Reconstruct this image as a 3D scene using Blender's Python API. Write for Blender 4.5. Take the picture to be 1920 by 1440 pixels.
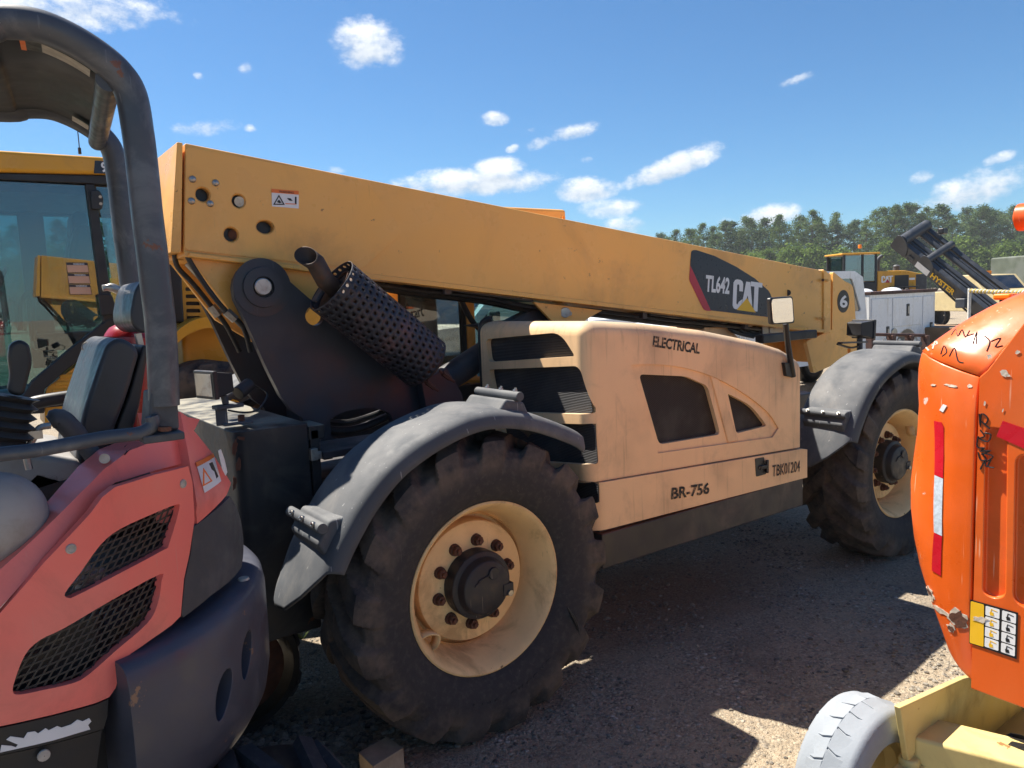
import bpy, bmesh, math, random
from math import sin, cos, pi, radians, sqrt, atan2
from mathutils import Vector as V, Matrix, Quaternion
from mathutils import geometry as mgeo
from mathutils import noise as mnoise
random.seed(7)
for o in list(bpy.data.objects): bpy.data.objects.remove(o)
S = bpy.context.scene
C = S.collection
# ---------------------------------------------------------------- camera
CAM = V((-1.615, -2.465, 1.738)); FPX = 1435.0
YAW, PIT, ROL = radians(35.7), radians(6.25), radians(-2.28)
_d = V((sin(YAW)*cos(PIT), cos(YAW)*cos(PIT), -sin(PIT))); _r0 = V((cos(YAW), -sin(YAW), 0)); _u0 = _r0.cross(_d)
_r = _r0*cos(ROL)+_u0*sin(ROL); _u = _u0*cos(ROL)-_r0*sin(ROL)
cd = bpy.data.cameras.new('camera'); cam = bpy.data.objects.new('camera', cd); C.objects.link(cam)
cd.sensor_width = 36; cd.lens = FPX/1920*36; cd.clip_start = 0.05; cd.clip_end = 4000
M3 = Matrix((_r, _u, -_d)).transposed()
cam.matrix_world = Matrix.Translation(CAM) @ M3.to_4x4()
S.camera = cam
# ---------------------------------------------------------------- light
SUN = V((-0.24, 0.58, 1.0)).normalized()          # towards the sun
S.view_settings.view_transform = 'Standard'; S.view_settings.look = 'None'; S.view_settings.gamma = 1
S.view_settings.use_curve_mapping = False
S.cycles.max_bounces = 12; S.cycles.diffuse_bounces = 7; S.cycles.transparent_max_bounces = 16; S.cycles.sample_clamp_indirect = 8
S.view_settings.exposure = 1.75
sl = bpy.data.lights.new('sun', 'SUN'); sl.energy = 3.5; sl.angle = radians(0.53); sl.color = (1, .93, .82)
so = bpy.data.objects.new('sun', sl); C.objects.link(so); so.location = (0, 0, 30)
so.rotation_euler = (-SUN).to_track_quat('-Z', 'Y').to_euler()
W = bpy.data.worlds.new('World'); S.world = W; W.use_nodes = True
def world():
    nt = W.node_tree; nt.nodes.clear(); N = nt.nodes.new; L = nt.links.new
    out = N('ShaderNodeOutputWorld'); bg = N('ShaderNodeBackground'); sky = N('ShaderNodeTexSky')
    sky.sky_type = 'NISHITA'; sky.sun_disc = False
    sky.sun_elevation = math.asin(SUN.z); sky.sun_rotation = atan2(SUN.x, SUN.y)
    sky.altitude = 100; sky.air_density = 1.0; sky.dust_density = 0.15; sky.ozone_density = 3.0
    bg.inputs['Strength'].default_value = SKY_STRENGTH
    tc = N('ShaderNodeTexCoord')
    sep = N('ShaderNodeSeparateXYZ'); L(tc.outputs['Generated'], sep.inputs[0])
    def math_(op, a, b=None, c=None, clamp=False):
        m = N('ShaderNodeMath'); m.operation = op; m.use_clamp = clamp
        for i, v in enumerate((a, b, c)):
            if v is None: continue
            if isinstance(v, (int, float)): m.inputs[i].default_value = v
            else: L(v, m.inputs[i])
        return m.outputs[0]
    # cloud shapes: elliptical puffs placed by direction (azimuth, elevation), edges broken up by noise
    az = math_('ARCTAN2', sep.outputs[0], sep.outputs[1])
    el = math_('ARCSINE', sep.outputs[2])
    nz = N('ShaderNodeTexNoise'); nz.inputs['Scale'].default_value = 30; nz.inputs['Detail'].default_value = 11; nz.inputs['Roughness'].default_value = .66
    mp = N('ShaderNodeMapping'); mp.inputs['Scale'].default_value = (1, 1, 1.6); L(tc.outputs['Generated'], mp.inputs[0]); L(mp.outputs[0], nz.inputs['Vector'])
    nb = N('ShaderNodeTexNoise'); nb.inputs['Scale'].default_value = 9; nb.inputs['Detail'].default_value = 3; L(mp.outputs[0], nb.inputs['Vector'])
    tot = None; shade = None
    for (px, py, rx, ry, k, sl_) in CLOUDS:
        v = (_d + _r*((px-960)/FPX) - _u*((py-720)/FPX)).normalized()
        a0 = atan2(v.x, v.y); e0 = math.asin(v.z)
        ca = cos(e0); da = math_('MULTIPLY', math_('SUBTRACT', az, a0), ca)
        de = math_('SUBTRACT', el, e0); de = math_('ADD', de, math_('MULTIPLY', da, -sl_))
        ax = math_('DIVIDE', da, rx/FPX*0.9); ay = math_('DIVIDE', de, ry/FPX*0.9)
        q = math_('ADD', math_('MULTIPLY', ax, ax), math_('MULTIPLY', ay, ay))
        m = math_('MULTIPLY', math_('SUBTRACT', 1.0, q), k)
        m = math_('MAXIMUM', m, -1.0)
        s_ = math_('MULTIPLY', ay, math_('MAXIMUM', m, 0.0))
        tot = m if tot is None else math_('MAXIMUM', tot, m)
        shade = s_ if shade is None else math_('ADD', shade, s_)
    n1 = math_('SUBTRACT', nz.outputs[0], 0.5)
    dens = math_('ADD', math_('MULTIPLY', tot, 0.55), math_('MULTIPLY', n1, 2.5))
    mr = N('ShaderNodeMapRange'); mr.interpolation_type = 'SMOOTHSTEP'; mr.inputs[1].default_value = -0.04; mr.inputs[2].default_value = 1.05
    L(dens, mr.inputs[0])
    gate = N('ShaderNodeMapRange'); gate.interpolation_type = 'SMOOTHSTEP'; gate.inputs[1].default_value = -0.5; gate.inputs[2].default_value = 0.1; L(tot, gate.inputs[0])
    fac = math_('MULTIPLY', mr.outputs[0], gate.outputs[0], clamp=True)
    fac = math_('MULTIPLY', fac, 0.97)
    # cloud brightness: sunlit tops, greyer bases
    sh = math_('ADD', math_('MULTIPLY', shade, 0.55), 0.62)
    sh = math_('ADD', sh, math_('MULTIPLY', n1, 1.6))
    ramp = N('ShaderNodeMix'); ramp.data_type = 'RGBA'; ramp.clamp_factor = True
    L(sh, ramp.inputs[0]); k = 1.0/SKY_STRENGTH
    ramp.inputs[6].default_value = (.17*k, .20*k, .235*k, 1); ramp.inputs[7].default_value = (.34*k, .35*k, .36*k, 1)
    mix = N('ShaderNodeMix'); mix.data_type = 'RGBA'; L(fac, mix.inputs[0]); tn = N('ShaderNodeMix'); tn.data_type = 'RGBA'; tn.blend_type = 'MULTIPLY'; tn.inputs[0].default_value = 1; L(sky.outputs[0], tn.inputs[6]); tn.inputs[7].default_value = (.54, .83, 1.03, 1); L(tn.outputs[2], mix.inputs[6]); L(ramp.outputs[2], mix.inputs[7])
    L(mix.outputs[2], bg.inputs[0]); L(bg.outputs[0], out.inputs[0])
SKY_STRENGTH = 0.0395
CLOUDS = [(690, 82, 74, 50, 1.6, 0), (660, 60, 30, 22, 1, 0), (465, 126, 18, 12, .9, .3), (120, 5, 190, 40, 1.3, 0), (30, 10, 80, 26, 1.4, 0), (385, 238, 62, 16, 1.0, .1), (470, 241, 12, 9, .8, 0),
  (372, 142, 9, 6, .7, 0), (929, 222, 32, 16, 1.4, 0), (1078, 246, 50, 16, 1.5, .15), (1008, 268, 30, 13, 1.0, .2), (963, 278, 16, 8, .8, .2), (995, 245, 12, 7, .7, 0),
  (900, 340, 170, 32, 1.9, 0), (935, 318, 66, 28, 2.1, 0), (800, 345, 70, 22, 1.2, 0), (1100, 355, 72, 29, 1.8, 0), (1262, 312, 104, 28, 1.9, .28), (1150, 390, 72, 22, 1.1, 0),
  (1175, 420, 50, 18, 1.3, 0), (1440, 405, 62, 27, 1.8, .1), (1365, 414, 22, 9, .8, 0), (1820, 356, 88, 36, 1.6, .2), (1873, 297, 26, 12, .9, .3), (1728, 333, 22, 12, .7, .2), (1495, 149, 32, 9, .9, .2),
  (1100, 300, 12, 6, .5, 0), (632, 318, 20, 8, .9, 0), (60, 500, 120, 30, 1.2, 0), (-300, 300, 200, 60, 1.3, 0), (-500, 120, 120, 40, 1.2, 0), (2200, 300, 160, 40, 1.3, .1), (2500, 120, 110, 34, 1.1, 0), (1400, -300, 200, 70, 1.3, 0), (700, -500, 160, 70, 1.2, 0)]
world()
# ---------------------------------------------------------------- pixel -> point (a pixel gives a direction, the plane gives the distance)
def ray(px, py): return _d + _r*((px-960)/FPX) - _u*((py-720)/FPX)
def atY(px, py, y): v = ray(px, py); return CAM + v*((y-CAM.y)/v.y)
def atX(px, py, x): v = ray(px, py); return CAM + v*((x-CAM.x)/v.x)
def atZ(px, py, z=0): v = ray(px, py); return CAM + v*((z-CAM.z)/v.z)
def atD(px, py, dep): return CAM + ray(px, py)*dep
# ---------------------------------------------------------------- mesh building
class MB:
    def __init__(s): s.v = []; s.f = []
    def add(s, vs, fs):
        n = len(s.v); s.v += [V(p) for p in vs]; s.f += [tuple(i+n for i in f) for f in fs]; return s
    def join(s, o): return s.add(o.v, o.f)
    def xf(s, M): s.v = [M @ p for p in s.v]; return s
    def copy(s): m = MB(); m.v = [p.copy() for p in s.v]; m.f = list(s.f); return m
    def box(s, c, d, rot=None):
        c = V(c); P = []
        for i in (-1, 1):
            for j in (-1, 1):
                for k in (-1, 1):
                    q = V((i*d[0]/2, j*d[1]/2, k*d[2]/2))
                    if rot is not None: q = rot @ q
                    P.append(c+q)
        return s.add(P, [(0,1,3,2),(4,6,7,5),(0,4,5,1),(2,3,7,6),(0,2,6,4),(1,5,7,3)])
    def bar(s, a, b, w, h, up=(0, 0, 1)):          # rectangular bar from a to b
        a, b = V(a), V(b); x = (b-a).normalized(); y = V(up).cross(x)
        if y.length < 1e-4: y = V((0, 1, 0)).cross(x)
        y.normalize(); z = x.cross(y); P = []
        for p in (a, b):
            for j in (-1, 1):
                for k in (-1, 1): P.append(p+y*j*w/2+z*k*h/2)
        return s.add(P, [(0,1,3,2),(4,6,7,5),(0,4,5,1),(2,3,7,6),(0,2,6,4),(1,5,7,3)])
    def plate(s, outer, vec, holes=()):            # polygon (3-d points) with holes, extruded by vec
        vec = V(vec); loops = [[V(p) for p in outer]]+[[V(p) for p in h] for h in holes]
        tri = mgeo.tessellate_polygon(loops) if holes or len(outer) > 4 else None
        flat = [p for l in loops for p in l]; n = len(flat)
        vs = flat+[p+vec for p in flat]; fs = []
        if holes:
            for t in tri: fs.append(tuple(t)); fs.append(tuple(i+n for i in reversed(t)))
        else:
            fs.append(tuple(range(n))); fs.append(tuple(n+i for i in reversed(range(n))))
        b = 0
        for l in loops:
            k = len(l)
            for i in range(k): fs.append((b+i, b+(i+1) % k, n+b+(i+1) % k, n+b+i))
            b += k
        return s.add(vs, fs)
    def cyl(s, a, b, r, r2=None, n=24, caps=True):
        a, b = V(a), V(b); r2 = r if r2 is None else r2
        x = (b-a).normalized(); y = x.orthogonal().normalized(); z = x.cross(y); P = []
        for p, q in ((a, r), (b, r2)):
            for i in range(n): t = 2*pi*i/n; P.append(p+(y*cos(t)+z*sin(t))*q)
        F = [(i, (i+1) % n, n+(i+1) % n, n+i) for i in range(n)]
        if caps: F += [tuple(reversed(range(n))), tuple(range(n, 2*n))]
        return s.add(P, F)
    def tube(s, pts, r, n=12, caps=True, smooth=0):
        pts = [V(p) for p in pts]
        if smooth: pts = spline(pts, smooth)
        m = len(pts); rr = r if isinstance(r, (list, tuple)) else [r]*m
        if len(rr) != m: rr = [rr[min(len(rr)-1, int(i/(m-1)*(len(rr)-1)+.5))] for i in range(m)]
        t0 = (pts[1]-pts[0]).normalized(); y = t0.orthogonal().normalized(); P = []; pt = t0
        for i, p in enumerate(pts):
            t = (pts[min(i+1, m-1)]-pts[max(i-1, 0)]).normalized()
            y = (pt.rotation_difference(t) @ y); y = (y-t*y.dot(t)).normalized(); pt = t; z = t.cross(y)
            for k in range(n): a = 2*pi*k/n; P.append(p+(y*cos(a)+z*sin(a))*rr[i])
        F = [(i*n+k, i*n+(k+1) % n, (i+1)*n+(k+1) % n, (i+1)*n+k) for i in range(m-1) for k in range(n)]
        if caps: F += [tuple(reversed(range(n))), tuple(range((m-1)*n, m*n))]
        return s.add(P, F)
    def lathe(s, prof, o, ax, n=48, close=False):   # prof: (along axis, radius)
        o = V(o); x = V(ax).normalized(); y = x.orthogonal().normalized(); z = x.cross(y); P = []; m = len(prof)
        for i in range(n):
            t = 2*pi*i/n; q = y*cos(t)+z*sin(t)
            for (a, r) in prof: P.append(o+x*a+q*r)
        F = []
        for i in range(n):
            j = (i+1) % n
            for k in range(m-1+(1 if close else 0)): F.append((i*m+k, i*m+(k+1) % m, j*m+(k+1) % m, j*m+k))
        return s.add(P, F)
    def grid(s, fn, nu, nv, cu=False):
        P = [fn(i/(nu if cu else nu-1), j/(nv-1)) for i in range(nu) for j in range(nv)]
        F = []
        for i in range(nu if cu else nu-1):
            for j in range(nv-1): a = i*nv+j; b = ((i+1) % nu)*nv+j; F.append((a, b, b+1, a+1))
        return s.add(P, F)
    def ball(s, c, r, n=12, m=8, sc=(1, 1, 1), rot=None):
        c = V(c)
        def fn(u, v):
            a = u*2*pi; b = (v-.5)*pi; q = V((cos(a)*cos(b)*r*sc[0], sin(a)*cos(b)*r*sc[1], sin(b)*r*sc[2]))
            return c+(rot @ q if rot is not None else q)
        return s.grid(fn, n, m, True)
    def bm(s, merge=0):
        b = bmesh.new(); vs = [b.verts.new(p) for p in s.v]
        for f in s.f:
            try: b.faces.new([vs[i] for i in f])
            except ValueError: pass
        if merge: bmesh.ops.remove_doubles(b, verts=b.verts, dist=merge)
        bmesh.ops.recalc_face_normals(b, faces=b.faces)
        return b
    @staticmethod
    def frombm(b):
        m = MB(); b.verts.index_update(); m.v = [v.co.copy() for v in b.verts]; m.f = [tuple(v.index for v in f.verts) for f in b.faces]; b.free(); return m
    def bevel(s, fn, w, seg=6):                     # bevel the edges for which fn(a, b) is true
        b = s.bm(1e-5); es = [e for e in b.edges if fn(e.verts[0].co, e.verts[1].co)]
        bmesh.ops.bevel(b, geom=es, offset=w, segments=seg, profile=.5, affect='EDGES', clamp_overlap=True)
        r = MB.frombm(b); s.v = r.v; s.f = r.f; return s
    def mirror_y(s, yc): s.v = [V((p.x, 2*yc-p.y, p.z)) for p in s.v]; return s
def spline(pts, k):
    out = []; n = len(pts)
    for i in range(n-1):
        p0, p1, p2, p3 = pts[max(i-1, 0)], pts[i], pts[i+1], pts[min(i+2, n-1)]
        for j in range(k):
            t = j/k; out.append(.5*((2*p1)+(p2-p0)*t+(2*p0-5*p1+4*p2-p3)*t*t+(3*p1-p0-3*p2+p3)*t**3))
    out.append(pts[-1]); return out
def rpoly(pts, r, k=5):                             # polygon with rounded corners
    pts = [V(p) for p in pts]; n = len(pts); out = []
    rs = r if isinstance(r, (list, tuple)) else [r]*n
    for i in range(n):
        a, b, c = pts[i-1], pts[i], pts[(i+1) % n]; q = rs[i]
        if q <= 0: out.append(b); continue
        d1 = (a-b); d2 = (c-b); q = min(q, d1.length*.48, d2.length*.48); p1 = b+d1.normalized()*q; p2 = b+d2.normalized()*q
        for j in range(k+1): t = j/k; out.append(p1*(1-t)**2+b*2*t*(1-t)+p2*t*t)
    return out
def ring(c, r, ax=(0, 1, 0), n=20, r2=None):
    c = V(c); x = V(ax).normalized(); y = V((0, 0, 1)) if abs(x.z) < .9 else V((1, 0, 0)); z = x.cross(y); r2 = r if r2 is None else r2
    return [c+z*cos(2*pi*i/n)*r+y*sin(2*pi*i/n)*r2 for i in range(n)]
def mesh_of(mb, name='m', merge=1e-6):
    b = mb.bm(merge); me = bpy.data.meshes.new(name); b.to_mesh(me); b.free(); return me
def boolean(a, cutters, op='DIFFERENCE'):
    oa = bpy.data.objects.new('tmp', mesh_of(a, merge=1e-5)); C.objects.link(oa); tmp = [oa]
    for c in cutters:
        oc = bpy.data.objects.new('tmpc', mesh_of(c, merge=1e-5)); C.objects.link(oc); tmp.append(oc)
        md = oa.modifiers.new('b', 'BOOLEAN'); md.operation = op; md.object = oc; md.solver = 'EXACT'
    dg = bpy.context.evaluated_depsgraph_get(); ev = oa.evaluated_get(dg); me = ev.to_mesh()
    r = MB(); r.v = [v.co.copy() for v in me.vertices]; r.f = [tuple(p.vertices) for p in me.polygons]; ev.to_mesh_clear()
    for o in tmp:
        me = o.data; bpy.data.objects.remove(o); bpy.data.meshes.remove(me)
    return r
WL = {}
def thing(name, label, cat, loc, group=None):
    o = bpy.data.objects.new(name, None); C.objects.link(o); o.location = loc; o.empty_display_size = .1
    o['label'] = label; o['category'] = cat
    if group: o['group'] = group
    WL[o] = V(loc); return o
def obj(name, mb, mat, parent=None, bev=0, seg=2, ang=35, flat=False, label=None, cat=None, group=None, kind=None, merge=1e-6, origin=None):
    vs = mb.v; lo = V([min(p[i] for p in vs) for i in range(3)]); hi = V([max(p[i] for p in vs) for i in range(3)])
    c = V(((lo.x+hi.x)/2, (lo.y+hi.y)/2, lo.z if parent is None else (lo.z+hi.z)/2))
    if origin is not None: c = V(origin)
    b = mb.bm(merge)
    bmesh.ops.translate(b, verts=b.verts, vec=-c)
    me = bpy.data.meshes.new(name); b.to_mesh(me); b.free()
    me.materials.append(mat)
    if not flat:
        me.shade_smooth()
        if not bev: me.set_sharp_from_angle(angle=radians(ang))
    o = bpy.data.objects.new(name, me); C.objects.link(o)
    o.location = c-(WL[parent] if parent else V((0, 0, 0))); WL[o] = c
    if parent: o.parent = parent
    if bev:
        md = o.modifiers.new('bevel', 'BEVEL'); md.width = bev; md.segments = seg; md.limit_method = 'ANGLE'; md.angle_limit = radians(30); md.harden_normals = True
        md.use_clamp_overlap = True
    for k, v in (('label', label), ('category', cat), ('group', group), ('kind', kind)):
        if v: o[k] = v
    return o
def again(o, parent, loc=None, name=None):          # copy of a mesh object (shared data)
    c = o.copy(); C.objects.link(c); c.parent = parent
    if loc is not None: c.location = V(loc)-(WL[parent] if parent else V((0, 0, 0))); WL[c] = V(loc)
    return c
def copy_tree(o, parent=None):
    c = o.copy(); C.objects.link(c); c.parent = parent
    for ch in o.children: copy_tree(ch, c)
    return c
def text_mb(txt, size, o, xd, yd, ext=.001, offs=0.0, sx=1.0, al='LEFT', sp=1.0, shear=0):
    cu = bpy.data.curves.new('t', 'FONT'); cu.body = txt; cu.size = size; cu.extrude = ext; cu.offset = offs; cu.align_x = al; cu.space_character = sp; cu.resolution_u = 3; cu.shear = shear
    ob = bpy.data.objects.new('t', cu); C.objects.link(ob); dg = bpy.context.evaluated_depsgraph_get(); ev = ob.evaluated_get(dg); me = ev.to_mesh()
    X = V(xd).normalized(); Y = V(yd); Y = (Y-X*Y.dot(X)).normalized(); Z = X.cross(Y); m = MB(); o = V(o)
    m.v = [o+X*v.co.x*sx+Y*v.co.y+Z*v.co.z for v in me.vertices]; m.f = [tuple(p.vertices) for p in me.polygons]
    ev.to_mesh_clear(); bpy.data.objects.remove(ob); bpy.data.curves.remove(cu); return m
def text_between(txt, a, b, up, height, ext=.001, offs=0, sp=1.0):   # text stretched to run from a to b
    a, b = V(a), V(b); m = text_mb(txt, 1.0, (0, 0, 0), (1, 0, 0), (0, 1, 0), ext=0, offs=offs, sp=sp)
    x0 = min(v.x for v in m.v); x1 = max(v.x for v in m.v); y0 = min(v.y for v in m.v); y1 = max(v.y for v in m.v)
    X = (b-a); L = X.length; X.normalize(); Y = V(up); Y = (Y-X*Y.dot(X)).normalized(); Z = X.cross(Y)
    m.v = [a+X*((v.x-x0)/(x1-x0)*L)+Y*((v.y-y0)/(y1-y0)*height)+Z*ext for v in m.v]
    return m
# ---------------------------------------------------------------- materials
def srgb(r, g, b):
    f = lambda c: (c/255/12.92) if c/255 <= .04045 else ((c/255+.055)/1.055)**2.4
    return (f(r), f(g), f(b))
class NT:
    def __init__(s, name):
        s.m = bpy.data.materials.new(name); s.m.use_nodes = True; s.t = s.m.node_tree; s.t.nodes.clear()
        s.out = s.N('ShaderNodeOutputMaterial'); s.tc = s.N('ShaderNodeTexCoord')
    def N(s, k): return s.t.nodes.new(k)
    def L(s, a, b): s.t.links.new(a, b)
    def inp(s, n, i, v):
        if v is None: return
        if hasattr(v, 'is_output') or hasattr(v, 'node'): s.L(v, n.inputs[i])
        elif isinstance(v, (tuple, list)) and len(v) == 3 and n.inputs[i].type == 'RGBA': n.inputs[i].default_value = (*v, 1)
        else: n.inputs[i].default_value = v
    def math(s, op, a, b=None, clamp=False):
        n = s.N('ShaderNodeMath'); n.operation = op; n.use_clamp = clamp; s.inp(n, 0, a); s.inp(n, 1, b); return n.outputs[0]
    def mix(s, f, a, b, mode='MIX'):
        n = s.N('ShaderNodeMix'); n.data_type = 'RGBA'; n.blend_type = mode; n.clamp_factor = True; s.inp(n, 0, f); s.inp(n, 6, a); s.inp(n, 7, b); return n.outputs[2]
    def vec(s, scale=(1, 1, 1), src='Object', rot=(0, 0, 0), loc=(0, 0, 0)):
        n = s.N('ShaderNodeMapping'); n.inputs['Scale'].default_value = scale; n.inputs['Rotation'].default_value = rot; n.inputs['Location'].default_value = loc
        s.L(s.tc.outputs[src], n.inputs[0]); return n.outputs[0]
    def noise(s, scale, detail=4, rough=.55, v=None, dist=0):
        n = s.N('ShaderNodeTexNoise'); n.inputs['Scale'].default_value = scale; n.inputs['Detail'].default_value = detail; n.inputs['Roughness'].default_value = rough; n.inputs['Distortion'].default_value = dist
        s.L(v if v is not None else s.tc.outputs['Object'], n.inputs['Vector']); return n.outputs[0]
    def voro(s, scale, v=None, feat='F1', out=0, rnd=1):
        n = s.N('ShaderNodeTexVoronoi'); n.feature = feat; n.inputs['Scale'].default_value = scale; n.inputs['Randomness'].default_value = rnd
        s.L(v if v is not None else s.tc.outputs['Object'], n.inputs['Vector']); return n.outputs[out]
    def ramp(s, f, a, b, lo=0, hi=1):
        n = s.N('ShaderNodeMapRange'); n.interpolation_type = 'SMOOTHSTEP'; s.inp(n, 0, f); n.inputs[1].default_value = a; n.inputs[2].default_value = b; n.inputs[3].default_value = lo; n.inputs[4].default_value = hi; return n.outputs[0]
    def bump(s, h, st, dist=.01, nrm=None):
        n = s.N('ShaderNodeBump'); n.inputs['Strength'].default_value = st; n.inputs['Distance'].default_value = dist; s.L(h, n.inputs['Height'])
        if nrm is not None: s.L(nrm, n.inputs['Normal'])
        return n.outputs[0]
    def bsdf(s, col, rough=.5, metal=0, spec=.5, nrm=None, coat=0, trans=0, ior=1.45, sheen=0):
        b = s.N('ShaderNodeBsdfPrincipled'); s.inp(b, 'Base Color', col if not isinstance(col, tuple) else (*col, 1)); s.inp(b, 'Roughness', rough); s.inp(b, 'Metallic', metal)
        s.inp(b, 'Specular IOR Level', spec); s.inp(b, 'Coat Weight', coat); s.inp(b, 'Coat Roughness', .15); s.inp(b, 'Transmission Weight', trans); s.inp(b, 'IOR', ior)
        if nrm is not None: s.L(nrm, b.inputs['Normal'])
        s.L(b.outputs[0], s.out.inputs[0]); return b
def paint(name, col, rough=.45, metal=0, var=.10, vs=2.5, dirt=None, streak=None, chips=None, scratch=None, bump=(.04, 60), spec=.5, coat=0, up=None, patch=None):
    t = NT(name); c = tuple(col)
    n1 = t.noise(vs, 5, .6); k = t.ramp(n1, .3, .7, 1-var, 1+var*.6)
    cc = t.N('ShaderNodeVectorMath'); cc.operation = 'SCALE'; cc.inputs[0].default_value = c; t.L(k, cc.inputs['Scale']); base = cc.outputs[0]
    r = t.ramp(t.noise(vs*4, 4), .3, .7, max(rough-.1, .05), min(rough+.12, 1))
    if patch:                                       # faded patches
        base = t.mix(t.math('MULTIPLY', t.ramp(t.noise(patch[2], 3, .5), .45, .65), patch[1]), base, patch[0])
    if up:                                          # dust lying on upward faces
        g = t.N('ShaderNodeNewGeometry'); sp = t.N('ShaderNodeSeparateXYZ'); t.L(g.outputs['Normal'], sp.inputs[0])
        m = t.math('MULTIPLY', t.ramp(sp.outputs[2], .3, .95), t.ramp(t.noise(6, 5), .3, .6), True); m = t.math('MULTIPLY', m, up[1])
        base = t.mix(m, base, up[0])
    if dirt:
        m = t.math('MULTIPLY', t.ramp(t.noise(dirt[2], 7, .68, dist=.6), .48, .68), dirt[1]); base = t.mix(m, base, dirt[0])
    if streak:                                      # run-down stains
        s1 = t.noise(1.0, 4, .6, t.vec((streak[2], streak[2], streak[2]*.055))); s2 = t.noise(2.2, 3)
        m = t.math('MULTIPLY', t.math('MULTIPLY', t.ramp(s1, .56, .66), t.ramp(s2, .35, .6)), streak[1]); base = t.mix(m, base, streak[0])
    if scratch:
        for a in (0, 1.1, 2.3):
            s1 = t.noise(1, 2, .5, t.vec((90, 90, 3.0), rot=(a, .4, a)));  s2 = t.noise(5+a, 2)
            m = t.math('MULTIPLY', t.math('MULTIPLY', t.ramp(s1, .70, .74), t.ramp(s2, .5, .6)), scratch[1]); base = t.mix(m, base, scratch[0])
    if chips:
        m = t.math('MULTIPLY', t.ramp(t.noise(chips[2], 6, .7), .66, .69), chips[1]); base = t.mix(m, base, chips[0])
    nr = t.bump(t.noise(bump[1], 4, .6), bump[0], .004) if bump else None
    t.bsdf(base, r, metal, spec, nr, coat); return t.m
BROWN = (.10, .065, .04); RUST = (.16, .055, .025); DUST = (.34, .29, .22)
M = {}
M['yellow'] = paint('boom_yellow', (.84, .43, .10), .33, var=.06, vs=1.2, dirt=((.30, .15, .05), .35, 1.3), chips=((.12, .06, .03), .7, 16), scratch=((.3, .16, .06), .25), spec=.5)
M['yellow2'] = paint('loader_yellow', (.62, .30, .025), .35, var=.06, vs=1.4, dirt=((.26, .15, .05), .3, 1.7), spec=.5)
M['tan'] = paint('hood_tan', (.88, .57, .31), .55, var=.06, vs=1.5, patch=((.50, .33, .19), .5, 2.2), streak=((.30, .20, .12), .30, 40), up=((.42, .36, .27), .75), dirt=((.40, .28, .18), .3, 4), bump=(.05, 90), spec=.3)
M['rim'] = paint('rim_cream', (.82, .56, .27), .5, var=.10, vs=5, dirt=((.30, .17, .08), .55, 4), chips=((.14, .06, .03), .8, 14), scratch=((.3, .18, .09), .4), spec=.35)
M['navy'] = paint('frame_black', (.042, .045, .056), .42, var=.25, vs=2, dirt=((.09, .045, .035), .7, 1.4), up=((.22, .21, .19), .5), scratch=((.11, .11, .12), .3), spec=.4)
M['box'] = paint('box_black', (.022, .024, .028), .5, var=.2, vs=3, dirt=((.10, .09, .08), .3, 5), up=((.30, .28, .22), .85), chips=((.17, .07, .035), .8, 7), spec=.4)
M['beam'] = paint('beam_black', (.040, .034, .034), .5, var=.2, vs=3, dirt=((.11, .08, .065), .6, 2.5), up=((.16, .07, .05), .9), scratch=((.14, .12, .11), .3))
M['muffler'] = paint('heat_shield', (.032, .033, .043), .5, .2, var=.25, vs=4, dirt=((.13, .065, .06), .75, 3.4), bump=(.08, 70))
M['pipe'] = paint('exhaust_pipe', (.07, .05, .042), .6, .4, var=.3, vs=9, dirt=((.15, .065, .03), .7, 9))
M['fender'] = paint('fender_plastic', (.082, .088, .098), .68, var=.12, vs=4, dirt=((.20, .19, .18), .5, 2.2), up=((.22, .217, .213), .45), scratch=((.42, .42, .42), .45), bump=(.12, 160), spec=.22)
M['black'] = paint('black_plastic', (.018, .018, .020), .45, var=.2, up=((.10, .095, .09), .4), bump=(.06, 90))
M['hose'] = paint('hose_rubber', (.012, .012, .014), .4, var=.2, dirt=((.08, .065, .05), .3, 8), bump=None)
M['steel'] = paint('steel_zinc', (.42, .40, .37), .38, .85, var=.15, dirt=((.16, .09, .05), .5, 16), bump=(.05, 60))
M['rust'] = paint('rusty_nut', (.115, .047, .028), .8, .1, var=.35, vs=20, dirt=((.05, .03, .025), .6, 25), bump=(.3, 130))
M['hub'] = paint('hub_black', (.022, .022, .026), .5, var=.3, vs=6, scratch=((.30, .24, .19), .75), dirt=((.09, .06, .045), .5, 8), bump=(.08, 60))
def tyre_mat(name, base, dust, amt):
    t = NT(name); n = t.noise(7, 7, .68); n2 = t.noise(40, 5, .6)
    g = t.N('ShaderNodeSeparateXYZ'); t.L(t.vec(), g.inputs[0])
    r = t.math('SQRT', t.math('ADD', t.math('POWER', g.outputs[0], 2.0), t.math('POWER', g.outputs[2], 2.0)))
    outer = t.ramp(r, .45, .53)                     # the lugs are scuffed and muddy, the sidewall cleaner
    m = t.math('MULTIPLY', t.ramp(n, .32, .66), t.math('ADD', t.math('MULTIPLY', outer, .85), .10)); m = t.math('MULTIPLY', m, amt)
    c = t.mix(m, base, dust); c = t.mix(t.math('MULTIPLY', t.ramp(n2, .45, .75), .15), c, (.20, .17, .14))
    sc = t.noise(1, 2, .5, t.vec((120, 120, 4), rot=(.3, .9, .2))); c = t.mix(t.math('MULTIPLY', t.ramp(sc, .70, .76), .3), c, (.22, .18, .15))
    t.bsdf(c, .85, 0, .25, t.bump(t.noise(55, 6, .7), .35, .006)); return t.m
M['tyre'] = tyre_mat('tyre_rubber', (.036, .035, .038), (.135, .105, .082), .85)
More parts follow.
